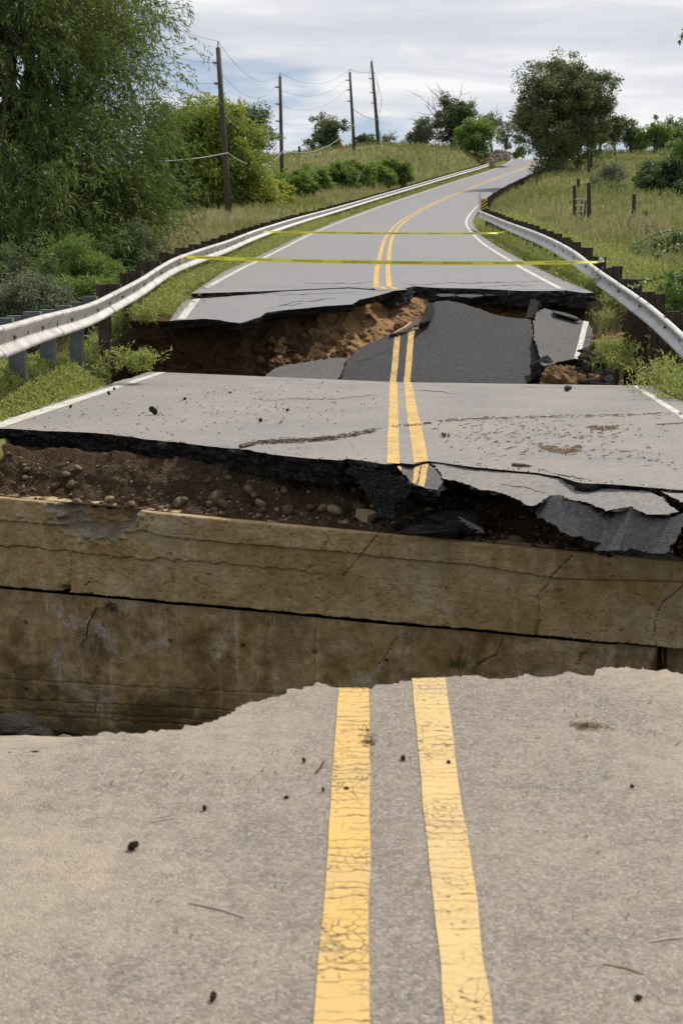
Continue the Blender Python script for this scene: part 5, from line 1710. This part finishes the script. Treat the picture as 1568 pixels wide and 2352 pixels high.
# hill skyline, left to right
tree('hill_tree', 'grey-green round tree on the left skyline between the poles', at(752, 350, 160), [(750, 300, 160, 34, 32), (725, 322, 160, 18, 24), (775, 318, 160, 18, 24), (745, 335, 160, 34, 16)], M['leaf_olive'], 110, 45, 0.85, 0.42, 0.24, 91, 0.2, 0.4, dead=[(740, 262, 160), (728, 275, 160), (765, 268, 160)], shell=0.5)
tree('hill_tree', 'tiny dark tree on the skyline between the two right poles', at(848, 338, 168), [(848, 322, 168, 17, 17)], M['leaf_dark'], 30, 40, 0.6, 0.4, 0.24, 92, 0.12, 0.4)
tree('hill_tree', 'small dark tree left of the third pole foot', at(826, 340, 168), [(825, 330, 168, 10, 10)], M['leaf_dark'], 14, 40, 0.5, 0.4, 0.24, 93, 0.08, 0.4)
tree('hill_tree', 'thin half-bare sapling right of the rightmost pole', at(890, 335, 166), [(888, 320, 166, 12, 14)], M['leaf_grey'], 12, 30, 0.5, 0.36, 0.2, 94, 0.08, 0.4, dead=[(902, 306, 166), (905, 318, 166)])
tree('dead_sapling', 'leafless forked sapling left of the second pole', at(614, 372, 140), [(614, 352, 140, 5, 6)], M['leaf_grey'], 2, 8, 0.3, 0.3, 0.2, 95, 0.10, 0.5, dead=[(602, 338, 140), (624, 334, 140), (634, 342, 140)], nlimb=2)
tree('hill_tree', 'tall half-dead tree with bare crown left of the road crest', at(1040, 335, 165), [(1035, 245, 165, 38, 36), (1005, 285, 165, 34, 40), (1060, 275, 165, 34, 40), (1040, 305, 165, 45, 25)], M['leaf_olive'], 130, 45, 0.85, 0.42, 0.22, 96, 0.3, 0.5, dead=[(965, 222, 165), (985, 205, 165), (975, 240, 165), (1080, 230, 165), (1060, 210, 165), (1010, 212, 165)], dead_len=1.8, nlimb=18)
tree('hill_tree', 'low grey brushy tree at the left of the crest cluster', at(968, 335, 163), [(965, 305, 163, 28, 24), (945, 318, 163, 14, 14)], M['leaf_grey'], 50, 45, 0.8, 0.42, 0.22, 97, 0.14, 0.4, dead=[(955, 275, 163), (975, 278, 163)])
tree('shrub', 'rounded mid-green shrub at the top of the road cut', at(1090, 362, 160), [(1090, 318, 160, 50, 36), (1070, 335, 160, 35, 24), (1115, 335, 160, 30, 22)], M['leaf_mid'], 130, 50, 0.8, 0.38, 0.2, 98, 0.12, 0.3, cat='shrub', stems=3, shell=0.5)
tree('hill_tree', 'sparse dead-topped tree right of the mid-green shrub', at(1130, 345, 172), [(1125, 290, 172, 24, 24), (1142, 308, 172, 16, 20)], M['leaf_grey'], 40, 36, 0.8, 0.4, 0.2, 99, 0.15, 0.4, dead=[(1140, 255, 172), (1150, 268, 172), (1115, 262, 172)])
tree('hill_tree', 'thin pale tree beside the sky gap at the road crest', at(1160, 345, 180), [(1158, 305, 180, 16, 26)], M['leaf_grey'], 26, 36, 0.7, 0.38, 0.2, 100, 0.12, 0.4)
tree('shrub', 'tiny bush on the crest right of the road cut', at(1185, 358, 176), [(1183, 350, 176, 16, 8)], M['leaf_mid'], 16, 36, 0.5, 0.36, 0.2, 101, 0.06, 0.3, cat='shrub')

# right side
tree('big_tree', 'large dark spreading tree beside the road on the right', at(1272, 398, 120), [(1295, 225, 120, 72, 72), (1238, 225, 119, 48, 68), (1350, 225, 121, 50, 70), (1300, 165, 120, 55, 34), (1225, 290, 119, 46, 50), (1345, 290, 121, 55, 50), (1275, 340, 118, 48, 52), (1330, 345, 120, 40, 45), (1205, 310, 119, 28, 24), (1385, 215, 121, 22, 40), (1262, 375, 118, 42, 24), (1310, 378, 119, 34, 20)],
     M['leaf_olive'], 820, 62, 0.86, 0.34, 0.14, 111, 0.34, 0.35, nlimb=26, stems=1, shell=0.42)
row = [(1410, 285, 152, 34, 28, 365, 'leaf_olive', 'round-crowned slim tree right of the big dark tree'), (1378, 310, 158, 22, 26, 358, 'leaf_olive', 'small shaded tree tucked behind the big tree right edge'), (1447, 305, 160, 16, 22, 358, 'leaf_grey', 'thin grey tree in the skyline row, left of the wide one'),
       (1500, 300, 158, 32, 26, 352, 'leaf_mid', 'wide forked tree in the right skyline row'), (1545, 295, 162, 26, 26, 350, 'leaf_grey', 'pale grey tree at the right end of the skyline row'), (1530, 325, 168, 30, 16, 352, 'leaf_grey', 'low brush under the right skyline trees'), (1465, 330, 172, 14, 14, 354, 'leaf_grey', 'small sapling on the right skyline beside the wide tree')]
for k, (x, y, d, rx, ry, yb_, mt, lab) in enumerate(row):
    tree('hill_tree', lab, at(x + 2, yb_, d), [(x, y, d, rx, ry), (x - rx * .4, y + ry * .4, d, rx * .6, ry * .5), (x + rx * .4, y + ry * .3, d, rx * .6, ry * .5)], M[mt], 56, 45, 0.75, 0.38, 0.2, 120 + k, 0.15, 0.5, group='right skyline trees', nlimb=10, shell=0.5)
b = at(1535, 442, 84)
tree('shrub', 'big dark rounded shrub at the right edge of the field', b, [(1535, 400, 84, 48, 38), (1570, 390, 84, 40, 40), (1505, 425, 83, 24, 18), (1550, 425, 83, 40, 20)], M['leaf_dark'], 200, 55, 0.5, 0.26, 0.13, 131, 0.1, 0.3, cat='shrub', stems=4, shell=0.5)
tree('branchy_tree', 'bright green leafy branch reaching in above the dark right shrub', at(1640, 470, 55), [(1560, 310, 55, 34, 34), (1600, 300, 55, 40, 60), (1545, 345, 55, 14, 14), (1580, 350, 55, 25, 25)], M['leaf_bright'], 60, 36, 0.32, 0.16, 0.09, 132, 0.1, 0.5, shell=0.6)
tree('shrub', 'low brown-twigged scrub on the right slope below the skyline', at(1400, 418, 105), [(1400, 402, 105, 28, 16)], M['leaf_grey'], 40, 30, 0.5, 0.3, 0.12, 133, 0.06, 0.3, cat='shrub', dead=[(1385, 385, 105), (1410, 383, 105), (1420, 390, 105)])
tree('shrub', 'tangled green scrub behind the gate', at(1415, 470, 86), [(1400, 448, 86, 40, 18), (1440, 455, 86, 30, 14), (1370, 440, 88, 24, 16)], M['leaf_olive'], 80, 40, 0.45, 0.24, 0.12, 134, 0.05, 0.3, cat='shrub')
tree('shrub', 'brown brush pile in front of the field, right of the gate', at(1450, 548, 50), [(1430, 535, 50, 45, 12), (1490, 548, 47, 40, 14), (1385, 530, 52, 24, 8)], M['leaf_grey'], 80, 36, 0.3, 0.16, 0.05, 135, 0.05, 0.3, cat='brush pile', dead=[(1435, 512, 50), (1465, 515, 50), (1500, 525, 48)], dead_len=0.5)
tree('shrub', 'dark weedy brush beside the right rail posts', at(1555, 585, 36), [(1545, 570, 36, 50, 20), (1480, 590, 34, 40, 14)], M['leaf_olive'], 110, 40, 0.25, 0.12, 0.05, 136, 0.04, 0.3, cat='shrub')


# long arching branch sprays at the right edge
def spray(label, pts, d0, seed, pale=0.45, dens=30):
    r = np.random.default_rng(seed)
    P3 = catmull([at(x, y, d) for x, y, d in pts], 0.04)
    base = P3[0]
    root = thing('leafy_branch', label, 'branch', base, 'arching branches at the right edge')
    mb = MB().tube(list(P3[::4]), np.linspace(0.018, 0.004, len(P3[::4])), 4)
    mb.build('stem', M['bark'], root)
    n = len(P3) * 3
    i = r.integers(0, len(P3), n)
    P = P3[i]
    t_ = unit(np.gradient(P3, axis=0))[i]
    D = unit(t_ * 0.5 + r.normal(size=(n, 3)) * 0.7 + np.array([0, 0, -0.15]))
    S = unit(np.cross(D, r.normal(size=(n, 3))))
    sel = r.uniform(0, 1, n) < pale * 0.35
    for nm_, mk, mm in (('leaves', ~sel, 'leaf_bright'), ('pale_leaves', sel, 'leaf_pale')):
        V, F = diamonds(P[mk], D[mk], S[mk], r.uniform(.05, .10, mk.sum()), r.uniform(.03, .055, mk.sum()))
        part(nm_, V, [F], M[mm], root)


spray('arching leafy branch crossing the rail post tops at the right edge', [(1720, 760, 20), (1620, 640, 20.5), (1540, 632, 21), (1445, 657, 21.3)], 0, 1)
spray('upper arching leafy branch with pale leaf backs at the right edge', [(1760, 700, 22), (1640, 560, 22.5), (1560, 530, 23), (1495, 542, 23.3), (1462, 560, 23.5)], 0, 2)
spray('middle leafy branch spreading into the right field', [(1740, 720, 21), (1650, 600, 22), (1580, 560, 22.5), (1500, 590, 23)], 0, 3)
spray('short leafy twig hanging at the top right edge', [(2150, 660, 20), (2080, 300, 20), (1900, 60, 20), (1720, 10, 20), (1600, 45, 20), (1566, 78, 20), (1560, 92, 20)], 0, 4, 0.1)
b = at(1600, 700, 22); b[2] = tz(b[0], b[1])
tree('shrub', 'bright leafy bush behind the right guardrail', b, [(1575, 650, 23, 70, 45), (1620, 600, 23, 60, 60), (1540, 690, 22.5, 35, 30)], M['leaf_bright'], 150, 45, 0.16, 0.10, 0.04, 141, 0.04, 0.3, cat='shrub', stems=4, shell=0.5)


# ------------------------------------------------------------------ grass
def blades(P, h, wd_, lean, r):
    n = len(P)
    az = r.uniform(0, 2 * math.pi, n)
    d = np.stack([np.cos(az), np.sin(az), np.zeros(n)], 1)
    fa = r.uniform(-0.9, 0.9, n)
    s = np.stack([np.cos(fa), np.sin(fa), np.zeros(n)], 1)
    h, wd_, lean = h[:, None], wd_[:, None], lean[:, None]
    up = np.array([0, 0, 1.0])
    V = np.empty((n, 5, 3))
    mid = P + up * h * 0.58 + d * lean * h * 0.28
    V[:, 0] = P - s * wd_ / 2; V[:, 1] = P + s * wd_ / 2
    V[:, 2] = mid - s * wd_ * 0.38; V[:, 3] = mid + s * wd_ * 0.38
    V[:, 4] = P + up * h * (1 - 0.25 * lean) + d * lean * h
    i = np.arange(n)[:, None] * 5
    return V.reshape(-1, 3), [i + np.array([[0, 1, 3, 2]]), i + np.array([[2, 3, 4]])]


def feather(P, h, lean, leaflets, ll, lw, r):
    """weed stems with small side leaves"""
    n = len(P)
    az = r.uniform(0, 2 * math.pi, n)
    d = np.stack([np.cos(az), np.sin(az), np.zeros(n)], 1)
    s = np.tile(np.linspace(0.25, 1.0, leaflets), n)[:, None]
    B = np.repeat(P, leaflets, 0); dd = np.repeat(d, leaflets, 0); hh = np.repeat(h, leaflets)[:, None]; le = np.repeat(lean, leaflets)[:, None]
    Q = B + np.array([0, 0, 1]) * hh * s * (1 - 0.25 * le * s) + dd * le * hh * s * s
    m_ = n * leaflets
    D = unit(r.normal(size=(m_, 3)) * 0.7 + dd * 0.4 + np.array([0, 0, 0.55]))
    S = unit(np.cross(D, r.normal(size=(m_, 3))))
    V1, F1 = diamonds(Q, D, S, ll * r.uniform(.5, 1.3, m_), np.full(m_, lw))
    V2, F2 = blades(P, h, np.full(n, 0.006), lean, r)
    return np.vstack([V1, V2]), [F1, F2[0] + len(V1), F2[1] + len(V1)]


def verge(n, lat0, lat1, y0, y1, r, power=1.0):
    y = y0 + (y1 - y0) * r.uniform(0, 1, n) ** power
    l = r.uniform(lat0, lat1, n)
    cx = np.interp(y, CL[:, 1], CL[:, 0]); tx = np.interp(y, CL[:, 1], CLT[:, 0]); ty = np.interp(y, CL[:, 1], CLT[:, 1])
    X, Y = cx + ty * l, y - tx * l
    return np.stack([X, Y, terrain(X, Y)], 1), l


def stuff(name, V, F, mat, label):
    return tag(part(name, V, F, mat, None), label, None, None, 'stuff')


r = np.random.default_rng(77)
P, l = verge(36000, -7.0, -4.12, 10.5, 19.2, r)
P = P[(P[:, 2] > -1.3)]
k = len(P)
V1, F1 = feather(P, r.uniform(.06, .20, k) * (0.5 + 0.5 * smooth(4.05, 4.8, np.abs(P[:, 0] - .6))), r.uniform(.2, .9, k), 8, 0.055, 0.020, r)
stuff('verge_weeds', V1, F1, M['grass_fresh'], 'yellow-green feathery weeds on the left shoulder of the middle slab')
P, l = verge(19000, -5.0, -3.72, 20.5, 70, r, 1.7)
P = np.vstack([P, verge(1500, -5.0, -3.5, 20.3, 26, r)[0]])
P = P[(P[:, 2] > -0.6)]
k = len(P)
V1, F1 = feather(P, r.uniform(.10, .36, k) * (1 + P[:, 1] / 120), r.uniform(.2, .8, k), 7, 0.07, 0.024, r)
stuff('verge_weeds', V1, F1, M['grass_fresh'], 'green weedy strip between the left guardrail and the far road')
P, l = verge(9000, -5.5, -3.8, 65, 160, r)
k = len(P)
V1, F1 = blades(P, r.uniform(.2, .55, k), np.full(k, .04), r.uniform(.2, .8, k), r)
stuff('verge_grass', V1, F1, M['grass_fresh'], 'grass strip along the uphill left edge of the road')
P, l = verge(15000, 3.85, 6.2, 25.6, 75, r, 1.5)
k = len(P)
V1, F1 = feather(P, r.uniform(.08, .30, k) * (0.5 + 0.7 * smooth(3.85, 4.8, l)) * (1 + P[:, 1] / 90) * smooth(24, 34, P[:, 1] + 4), r.uniform(.2, .8, k), 7, 0.075, 0.024, r)
stuff('verge_weeds', V1, F1, M['grass_fresh'], 'yellow-green weeds between the right white line and guardrail')
P, l = verge(9000, 4.0, 6.4, 11.5, 26, r)
P = P[(P[:, 2] > -1.7) & ~((P[:, 1] > 18.3) & (P[:, 0] < 4.9)) & ~((P[:, 1] > 18.3) & (r.uniform(0, 1, len(P)) < .55))]
k = len(P)
V1, F1 = feather(P, r.uniform(.08, .26, k), r.uniform(.3, 1.0, k), 9, 0.055, 0.018, r)
stuff('bank_weeds', V1, F1, M['grass_fresh'], 'weeds hanging on the right bank of the wash-out around the rail posts')
# clumps hanging into the second wash-out at right
cl = []
for (x, y, d, n_, s_) in ((1402, 815, 21.3, 130, .17), (1418, 850, 20.9, 110, .15), (1395, 745, 22.6, 50, .10), (1408, 715, 23.6, 50, .10), (1372, 658, 25.6, 60, .15), (1535, 880, 17.6, 160, .25), (1580, 920, 16.2, 160, .3)):
    c = at(x, y, d)
    cl.append(c + r.normal(size=(n_, 3)) * np.array([s_, s_, s_ * .45]))
P = np.vstack(cl); k = len(P)
V1, F1 = feather(P, r.uniform(.12, .32, k), r.uniform(.3, 1.2, k), 9, 0.06, 0.018, r)
stuff('bank_weeds', V1, F1, M['grass_fresh'], 'green weed clumps hanging over the right side of the hole')
cl = []
for (x, y, d, n_, s_) in ((318, 842, 18.6, 60, .12), (285, 838, 18.6, 60, .2), (328, 842, 18.6, 40, .08), (322, 728, 21.5, 70, .14), (348, 724, 21.7, 70, .12), (372, 722, 22.0, 60, .10), (335, 735, 21.2, 50, .10)):
    c = at(x, y, d)
    cl.append(c + r.normal(size=(n_, 3)) * np.array([s_, s_, s_ * .4]))
P = np.vstack(cl); k = len(P)
V1, F1 = feather(P, r.uniform(.08, .24, k), r.uniform(.3, 1.1, k), 9, 0.06, 0.020, r)
stuff('bank_weeds', V1, F1, M['grass_fresh'], 'green weed clumps around the posts under the sagging left rail')

# meadow on both sides
n = 90000
Y = 27 + 150 * r.uniform(0, 1, n) ** 1.3
X = (r.uniform(-0.36, 0.40, n)) * Y + r.normal(0, 1, n)
lat, rz = road_near(X, Y)
ok = (np.abs(lat) > 4.4)
X, Y, lat = X[ok], Y[ok], lat[ok]
P = np.stack([X, Y, terrain(X, Y)], 1)
P = P[(P[:, 2] > -1.5)]
k = len(P)
dist = P[:, 1]
pat = fbm(P[:, 0] * .12, P[:, 1] * .06, 0, 55, 3)
hh = r.uniform(.18, .45, k) * (1 + 0.35 * pat) * (1 + dist / 220)
V1, F1 = blades(P, hh, 0.014 + dist * 0.00040, r.uniform(.2, .9, k), r)
stuff('meadow_grass', V1, F1, M['grass_field'], 'olive meadow grass over the hills beside the road')
# dry tall grass
n = 16000
c = np.vstack([verge(n // 2, -9.5, -4.9, 40, 135, r)[0], verge(n // 4, 5.6, 11, 27, 75, r)[0], verge(n // 4, -10, -5, 28, 60, r)[0]])
pat = fbm(c[:, 0] * .35, c[:, 1] * .12, 0, 66, 3)
c = c[(pat > 0.0) & (c[:, 2] > -.7)]
k = len(c)
V1, F1 = blades(c, r.uniform(.35, .85, k), 0.012 + c[:, 1] * .0003, r.uniform(.1, .6, k), r)
stuff('dry_grass', V1, F1, M['grass_dry'], 'tall tan seeding grass along the outer side of the guardrails')

# plants on the concrete wall
def tuft(label, px_, py_, n, hgt, lean, mat, down=False, name='grass_tuft', wd_=0.004):
    c = WALL.hit(px_, py_) - WN * 0.05
    rr_ = np.random.default_rng(int(px_))
    mb_V, mb_F, o = [], [], 0
    root = thing(name, label, 'plant', c)
    for q in range(n):
        L = hgt * rr_.uniform(.5, 1.2)
        dz = -1 if down else 1
        d = unit(rr_.normal(size=3) * np.array([1, .3, .5]) * lean + WN * 0.5 + np.array([0, 0, dz]))
        d2 = unit(d + np.array([0, 0, -0.5]) + rr_.normal(size=3) * .2)
        s = unit(np.cross(d, WN) + 1e-6)
        p0 = c + rr_.normal(size=3) * np.array([.05, .01, .02]); p1 = p0 + d * L * .55; p2 = p1 + d2 * L * .45
        mb_V += [p0 - s * wd_, p0 + s * wd_, p1 - s * wd_ * .8, p1 + s * wd_ * .8, p2]
        mb_F += [(o, o + 1, o + 3, o + 2), (o + 2, o + 3, o + 4)]
        o += 5
    part('blades', mb_V, mb_F, mat, root)


tuft('dry grass tuft dangling from a root on the left of the concrete wall', 212, 1462, 90, 0.22, 0.9, M['straw'], True)
tuft('matted dry roots bulging from the dark joint at left', 262, 1392, 80, 0.12, 1.6, M['twig'], True)
tuft('small green grass tuft growing on the concrete wall', 1052, 1535, 40, 0.13, 0.35, M['grass_shade'])
tuft('dry straw wisp in the joint right of centre', 945, 1462, 50, 0.09, 1.8, M['straw'], True)
tuft('short dry straw wisp in the joint near the centre', 600, 1416, 40, 0.08, 1.8, M['straw'], True)
q = [WALL.hit(225, 1395) + WN * .02, WALL.hit(212, 1430) + WN * .06, WALL.hit(205, 1462) + WN * .04]
MB().tube(q, [.012, .010, .006], 5).solo('dangling_root', M['twig'], 'dark bent root hanging down the left of the concrete wall', 'root')

# ------------------------------------------------------------------ litter on the slabs
def litter(name, label, paths, plane, n, lmin, lmax, width, spread, mat, seed):
    r = np.random.default_rng(seed)
    V, F = [], []
    o = 0
    P = []
    for pts, wgt in paths:
        pp = np.array(pts, float)
        L = np.concatenate([[0], np.cumsum(np.linalg.norm(np.diff(pp, axis=0), axis=1))])
        for s in r.uniform(0, L[-1], int(n * wgt)):
            x, y = np.interp(s, L, pp[:, 0]), np.interp(s, L, pp[:, 1])
            P.append(plane.hit(x + r.normal() * spread * 2, y + r.normal() * spread))
    for p in P:
        a = r.normal(0, 1.1)
        d = np.array([math.cos(a), math.sin(a), 0]); d -= plane.n * np.dot(d, plane.n)
        s = np.cross(plane.n, d)
        L, w_ = r.uniform(lmin, lmax) / 2, width * r.uniform(.6, 1.5) / 2
        b = np.array(p) + plane.n * (w_ * 0.8 + 0.001)
        t_ = plane.n * r.uniform(0, .012)
        V += [b - d * L - s * w_, b - d * L + s * w_, b + d * L + s * w_ + t_, b + d * L - s * w_ + t_, b - d * L + plane.n * w_ * 1.5, b + d * L + plane.n * w_ * 1.5 + t_]
        F += [(o + 0, o + 1, o + 2, o + 3), (o, o + 3, o + 5, o + 4), (o + 1, o + 4, o + 5, o + 2), (o, o + 4, o + 1), (o + 2, o + 5, o + 3)]
        o += 6
    return tag(part(name, V, F, mat, None), label, None, None, 'stuff')


line1 = [(590, 1018), (650, 1015), (740, 1010), (790, 1004), (835, 995), (860, 990)]
line2 = [(900, 982), (960, 976), (1060, 964), (1200, 960), (1350, 957), (1500, 952), (1640, 950)]
litter('straw_litter', 'line of straw and twigs washed across the left lane of the middle slab', [(line1, 1.0)], MID, 330, .015, .10, .006, 2.6, M['twig'], 1)
litter('straw_litter', 'thin high-water line of twigs across the right lane', [(line2, 1.0)], MID, 300, .01, .08, .005, 1.8, M['twig'], 2)
litter('straw_litter', 'scattered twigs and bark over the right lane of the middle slab', [([(1000, 1000), (1250, 1010), (1520, 985)], .5), ([(1100, 1040), (1300, 1030), (1560, 1060)], .3), ([(1060, 990), (1200, 985), (1350, 975)], .3)], MID, 300, .008, .06, .006, 15, M['twig'], 3)
litter('straw_litter', 'clump of matted straw on the right lane', [([(1250, 1028), (1275, 1035), (1300, 1040), (1320, 1036), (1328, 1026)], 1.0)], MID, 130, .02, .10, .010, 2.0, M['straw'], 4)
litter('straw_litter', 'small mat of straw near the right edge of the middle slab', [([(1355, 982), (1385, 986), (1410, 984)], 1.0)], MID, 90, .02, .09, .010, 1.6, M['straw'], 5)
litter('straw_litter', 'small dark crumbs scattered over the left lane of the middle slab', [([(60, 965), (300, 940), (700, 920)], .4), ([(300, 985), (560, 960), (850, 930)], .4), ([(450, 890), (800, 900)], .2)], MID, 220, .008, .03, .009, 16, M['twig'], 6)
litter('straw_litter', 'bits of straw and bark scattered on the foreground road', [([(300, 1800), (700, 1760), (860, 1700)], .35), ([(850, 1740), (930, 1760)], .15), ([(1100, 1660), (1400, 1620), (1540, 1700)], .2), ([(200, 2000), (600, 2200), (700, 1900)], .15), ([(1200, 1800), (1400, 2000), (1500, 2200)], .15)], NEAR, 110, .004, .018, .0022, 28, M['twig'], 7)
litter('straw_litter', 'pale dry straw wisps on the right of the foreground road', [([(1310, 1668), (1400, 1672)], .6), ([(840, 1680), (850, 1720)], .4)], NEAR, 60, .015, .05, .003, 3, M['straw'], 8)


def clods(name, spots, plane, mat, labs, cat, group, seed, amp=0.35):
    r = np.random.default_rng(seed)
    for k, (x, y, s) in enumerate(spots):
        V = rock_v(IC2, seed * 50 + k, amp, 1.5) * np.array([1.15, .85, .7]) @ rotm(r).T * s
        V = V + plane.hit(x, y)
        V[:, 2] += plane.z(V[:, 0].mean(), V[:, 1].mean()) - V[:, 2].min() - s * .08
        solo(name, V, IC2[1], mat, labs[k], cat, group)


clods('clod', [(353, 953, .042), (163, 937, .022), (250, 907, .024), (598, 970, .022), (660, 945, .018), (425, 919, .02), (529, 904, .018), (263, 896, .018)], MID, M['clod_dark'],
      ['largest dark clod on the left lane of the middle slab', 'dark clod lying on the left white line, nearer the hole edge', 'dark clod beside the left white line, farther up', 'small dark clod left of the straw line', 'tiny dark clod right of the middle of the left lane', 'tiny dark clod in the upper left lane', 'tiny dark clod near the top of the left lane', 'tiny dark clod just above the left white line clod'], 'clod', 'clods on the middle slab', 5)
c = MID.hit(1305, 899)
V = rock_v(IC1, 990, 0.1, 1, 6) * np.array([.065, .05, .05])
solo('asphalt_cube', V + c + np.array([0, 0, .04]), IC1[1], M['asphalt_fallen'], 'blocky grey asphalt lump alone on the upper right lane', 'asphalt lump')
clods('clod', [(1018, 1004, .028), (1030, 2300 - 1297, .018)], MID, M['rock_tan'], ['pale pebble on the right lane beside the yellow line', 'tiny pale pebble right of the pale pebble'], 'pebble', 'pebbles on the right lane', 6)
clods('clod', [(305, 1952, .013), (490, 2298, .009), (925, 1745, .009), (742, 1818, .006), (1030, 1755, .007), (470, 1862, .007), (795, 1815, .007), (658, 1834, .006), (698, 1752, .006), (1450, 1808, .006), (1465, 2296, .007)], NEAR, M['clod_brown'],
      ['brown leafy clod on the left of the foreground road', 'dark clod near the bottom left of the foreground road', 'brown clod between the two foreground yellow lines', 'small clod left of the left yellow line', 'tiny clod on the right yellow line', 'tiny clod on the left foreground, above the leafy clod', 'tiny clod on the left yellow line', 'tiny clod left of the paint, middle height', 'tiny clod left of the paint near the broken edge', 'small dark clod on the right of the foreground road', 'pale-edged clod at the lower right of the foreground road'], 'clod', 'clods on the foreground road', 7)


def stick(label, a, b, plane, r_, mat, bend=0.004):
    A, B = plane.hit(*a), plane.hit(*b)
    m_ = (A + B) / 2 + np.array([bend, bend, 0])
    up = plane.n * r_ * 1.05
    MB().tube([A + up, m_ + up * 1.1, B + up], [r_, r_ * 1.1, r_ * .7], 6).solo('stick', mat, label, 'stick', 'sticks on the road')


stick('long pale stick at the right edge of the middle slab', (1507, 976), (1620, 969), MID, .010, M['pale_stick'])
stick('brown stick hanging over the broken edge at the left of the straw', (552, 1030), (588, 1021), MID, .017, M['twig'])
stick('dark stick near the main crack with a pale chip', (1175, 1071), (1215, 1074), MID, .012, M['twig'])
stick('pale chip of wood above the main crack', (1190, 1070), (1222, 1073), MID, .009, M['pale_stick'])
stick('thin straw stick in the right lane', (1418, 1037), (1450, 1038), MID, .006, M['pale_stick'])
stick('long thin straw at the lower left of the foreground road', (435, 2075), (560, 2108), NEAR, .0022, M['pale_stick'])
stick('thin curved straw on the left of the foreground road', (343, 1890), (405, 1880), NEAR, .0018, M['pale_stick'])
stick('pale straw at the lower right of the foreground road', (1490, 2165), (1568, 2155), NEAR, .002, M['pale_stick'])
stick('dark straw in the lower right of the foreground road', (1385, 2215), (1478, 2240), NEAR, .0018, M['straw'])
stick('bent twig left of the left yellow line', (725, 1778), (745, 1748), NEAR, .003, M['twig'])
c = WALL.hit(80, 1690)
# stones and black rubble in the creek bed at left
r5 = np.random.default_rng(9)
for k, (x, y, s, lab) in enumerate(((100, 1697, .05, 'small round stone in the dark creek bed at left'), (148, 1704, .07, 'larger round stone in the dark creek bed at left'), (30, 1690, .22, 'black earth lump in the creek bed at the left edge'), (75, 1700, .16, 'smaller black earth lump in the creek bed beside the stones'))):
    V = rock_v(IC2, 800 + k, 0.22, 1.3) * np.array([1.1, .9, .75]) * s
    p = zplane(-2.2).hit(x, y)
    V = V + p
    solo('stone' if k < 2 else 'earth_lump', V, IC2[1], M['stone'] if k < 2 else M['clod_dark'], lab, 'stone' if k < 2 else 'earth', smooth_=k < 2)


# ------------------------------------------------------------------ surface cracks
def crack_strip(plane, pts, wpx, parent, seed, h=0.003):
    """thin dark fissure following a px polyline"""
    r = np.random.default_rng(seed)
    pp = np.array(pts, float)
    L = np.concatenate([[0], np.cumsum(np.linalg.norm(np.diff(pp, axis=0), axis=1))])
    n = max(6, int(L[-1] / 5))
    s = np.linspace(0, L[-1], n)
    x = np.interp(s, L, pp[:, 0]); y = np.interp(s, L, pp[:, 1]) + 1.6 * fbm(s * 0.06, seed, 0, seed, 4, 0.65)
    w_ = wpx * (0.25 + np.abs(fbm(s * 0.05, seed + 3, 0, seed, 3))) * np.sin(np.linspace(0.12, math.pi - 0.12, n)) ** 0.5
    A = [plane.up(plane.hit(x[i], y[i] - w_[i] / 2), h) for i in range(n)]
    B = [plane.up(plane.hit(x[i], y[i] + w_[i] / 2), h) for i in range(n)]
    part('crack', A + B, [(i, i + 1, n + i + 1, n + i) for i in range(n - 1)], M['broken'], parent)


for k, (pl_, pts, w_, par) in enumerate((
        (FAR, [(905, 655), (980, 652), (1080, 651), (1200, 648), (1270, 646)], 1.0, road_f), (FAR, [(1100, 659), (1160, 655), (1230, 657)], 0.9, road_f), (FAR, [(700, 651), (790, 653), (870, 649)], 0.9, road_f),
        (PG, [(640, 700), (690, 692), (740, 689), (775, 684)], 1.2, G), (PG, [(620, 707), (660, 702), (700, 696)], 1.0, G), (PG, [(600, 676), (700, 677), (820, 672)], 0.8, G),
        (MID, [(600, 921), (680, 916), (760, 917), (800, 912), (880, 908)], 1.0, road_m), (MID, [(1060, 905), (960, 897), (900, 893)], 0.8, road_m), (MID, [(810, 1052), (812, 1035), (806, 1015)], 1.4, road_m), (MID, [(955, 960), (965, 1000), (973, 1030), (975, 1058)], 3.4, road_m), (MID, [(1234, 1078), (1290, 1092), (1360, 1104)], 1.6, road_m),
        (PH, [(985, 830), (984, 800), (1000, 778), (1005, 760)], 1.3, H), (PH, [(798, 838), (850, 822), (905, 800)], 1.0, H),
        (PB, [(1150, 1112), (1200, 1120), (1240, 1130), (1262, 1139)], 2.0, road_m), (PD, [(1384, 1184), (1420, 1176), (1450, 1166)], 2.0, road_m))):
    crack_strip(pl_, pts, w_, par, 300 + k)
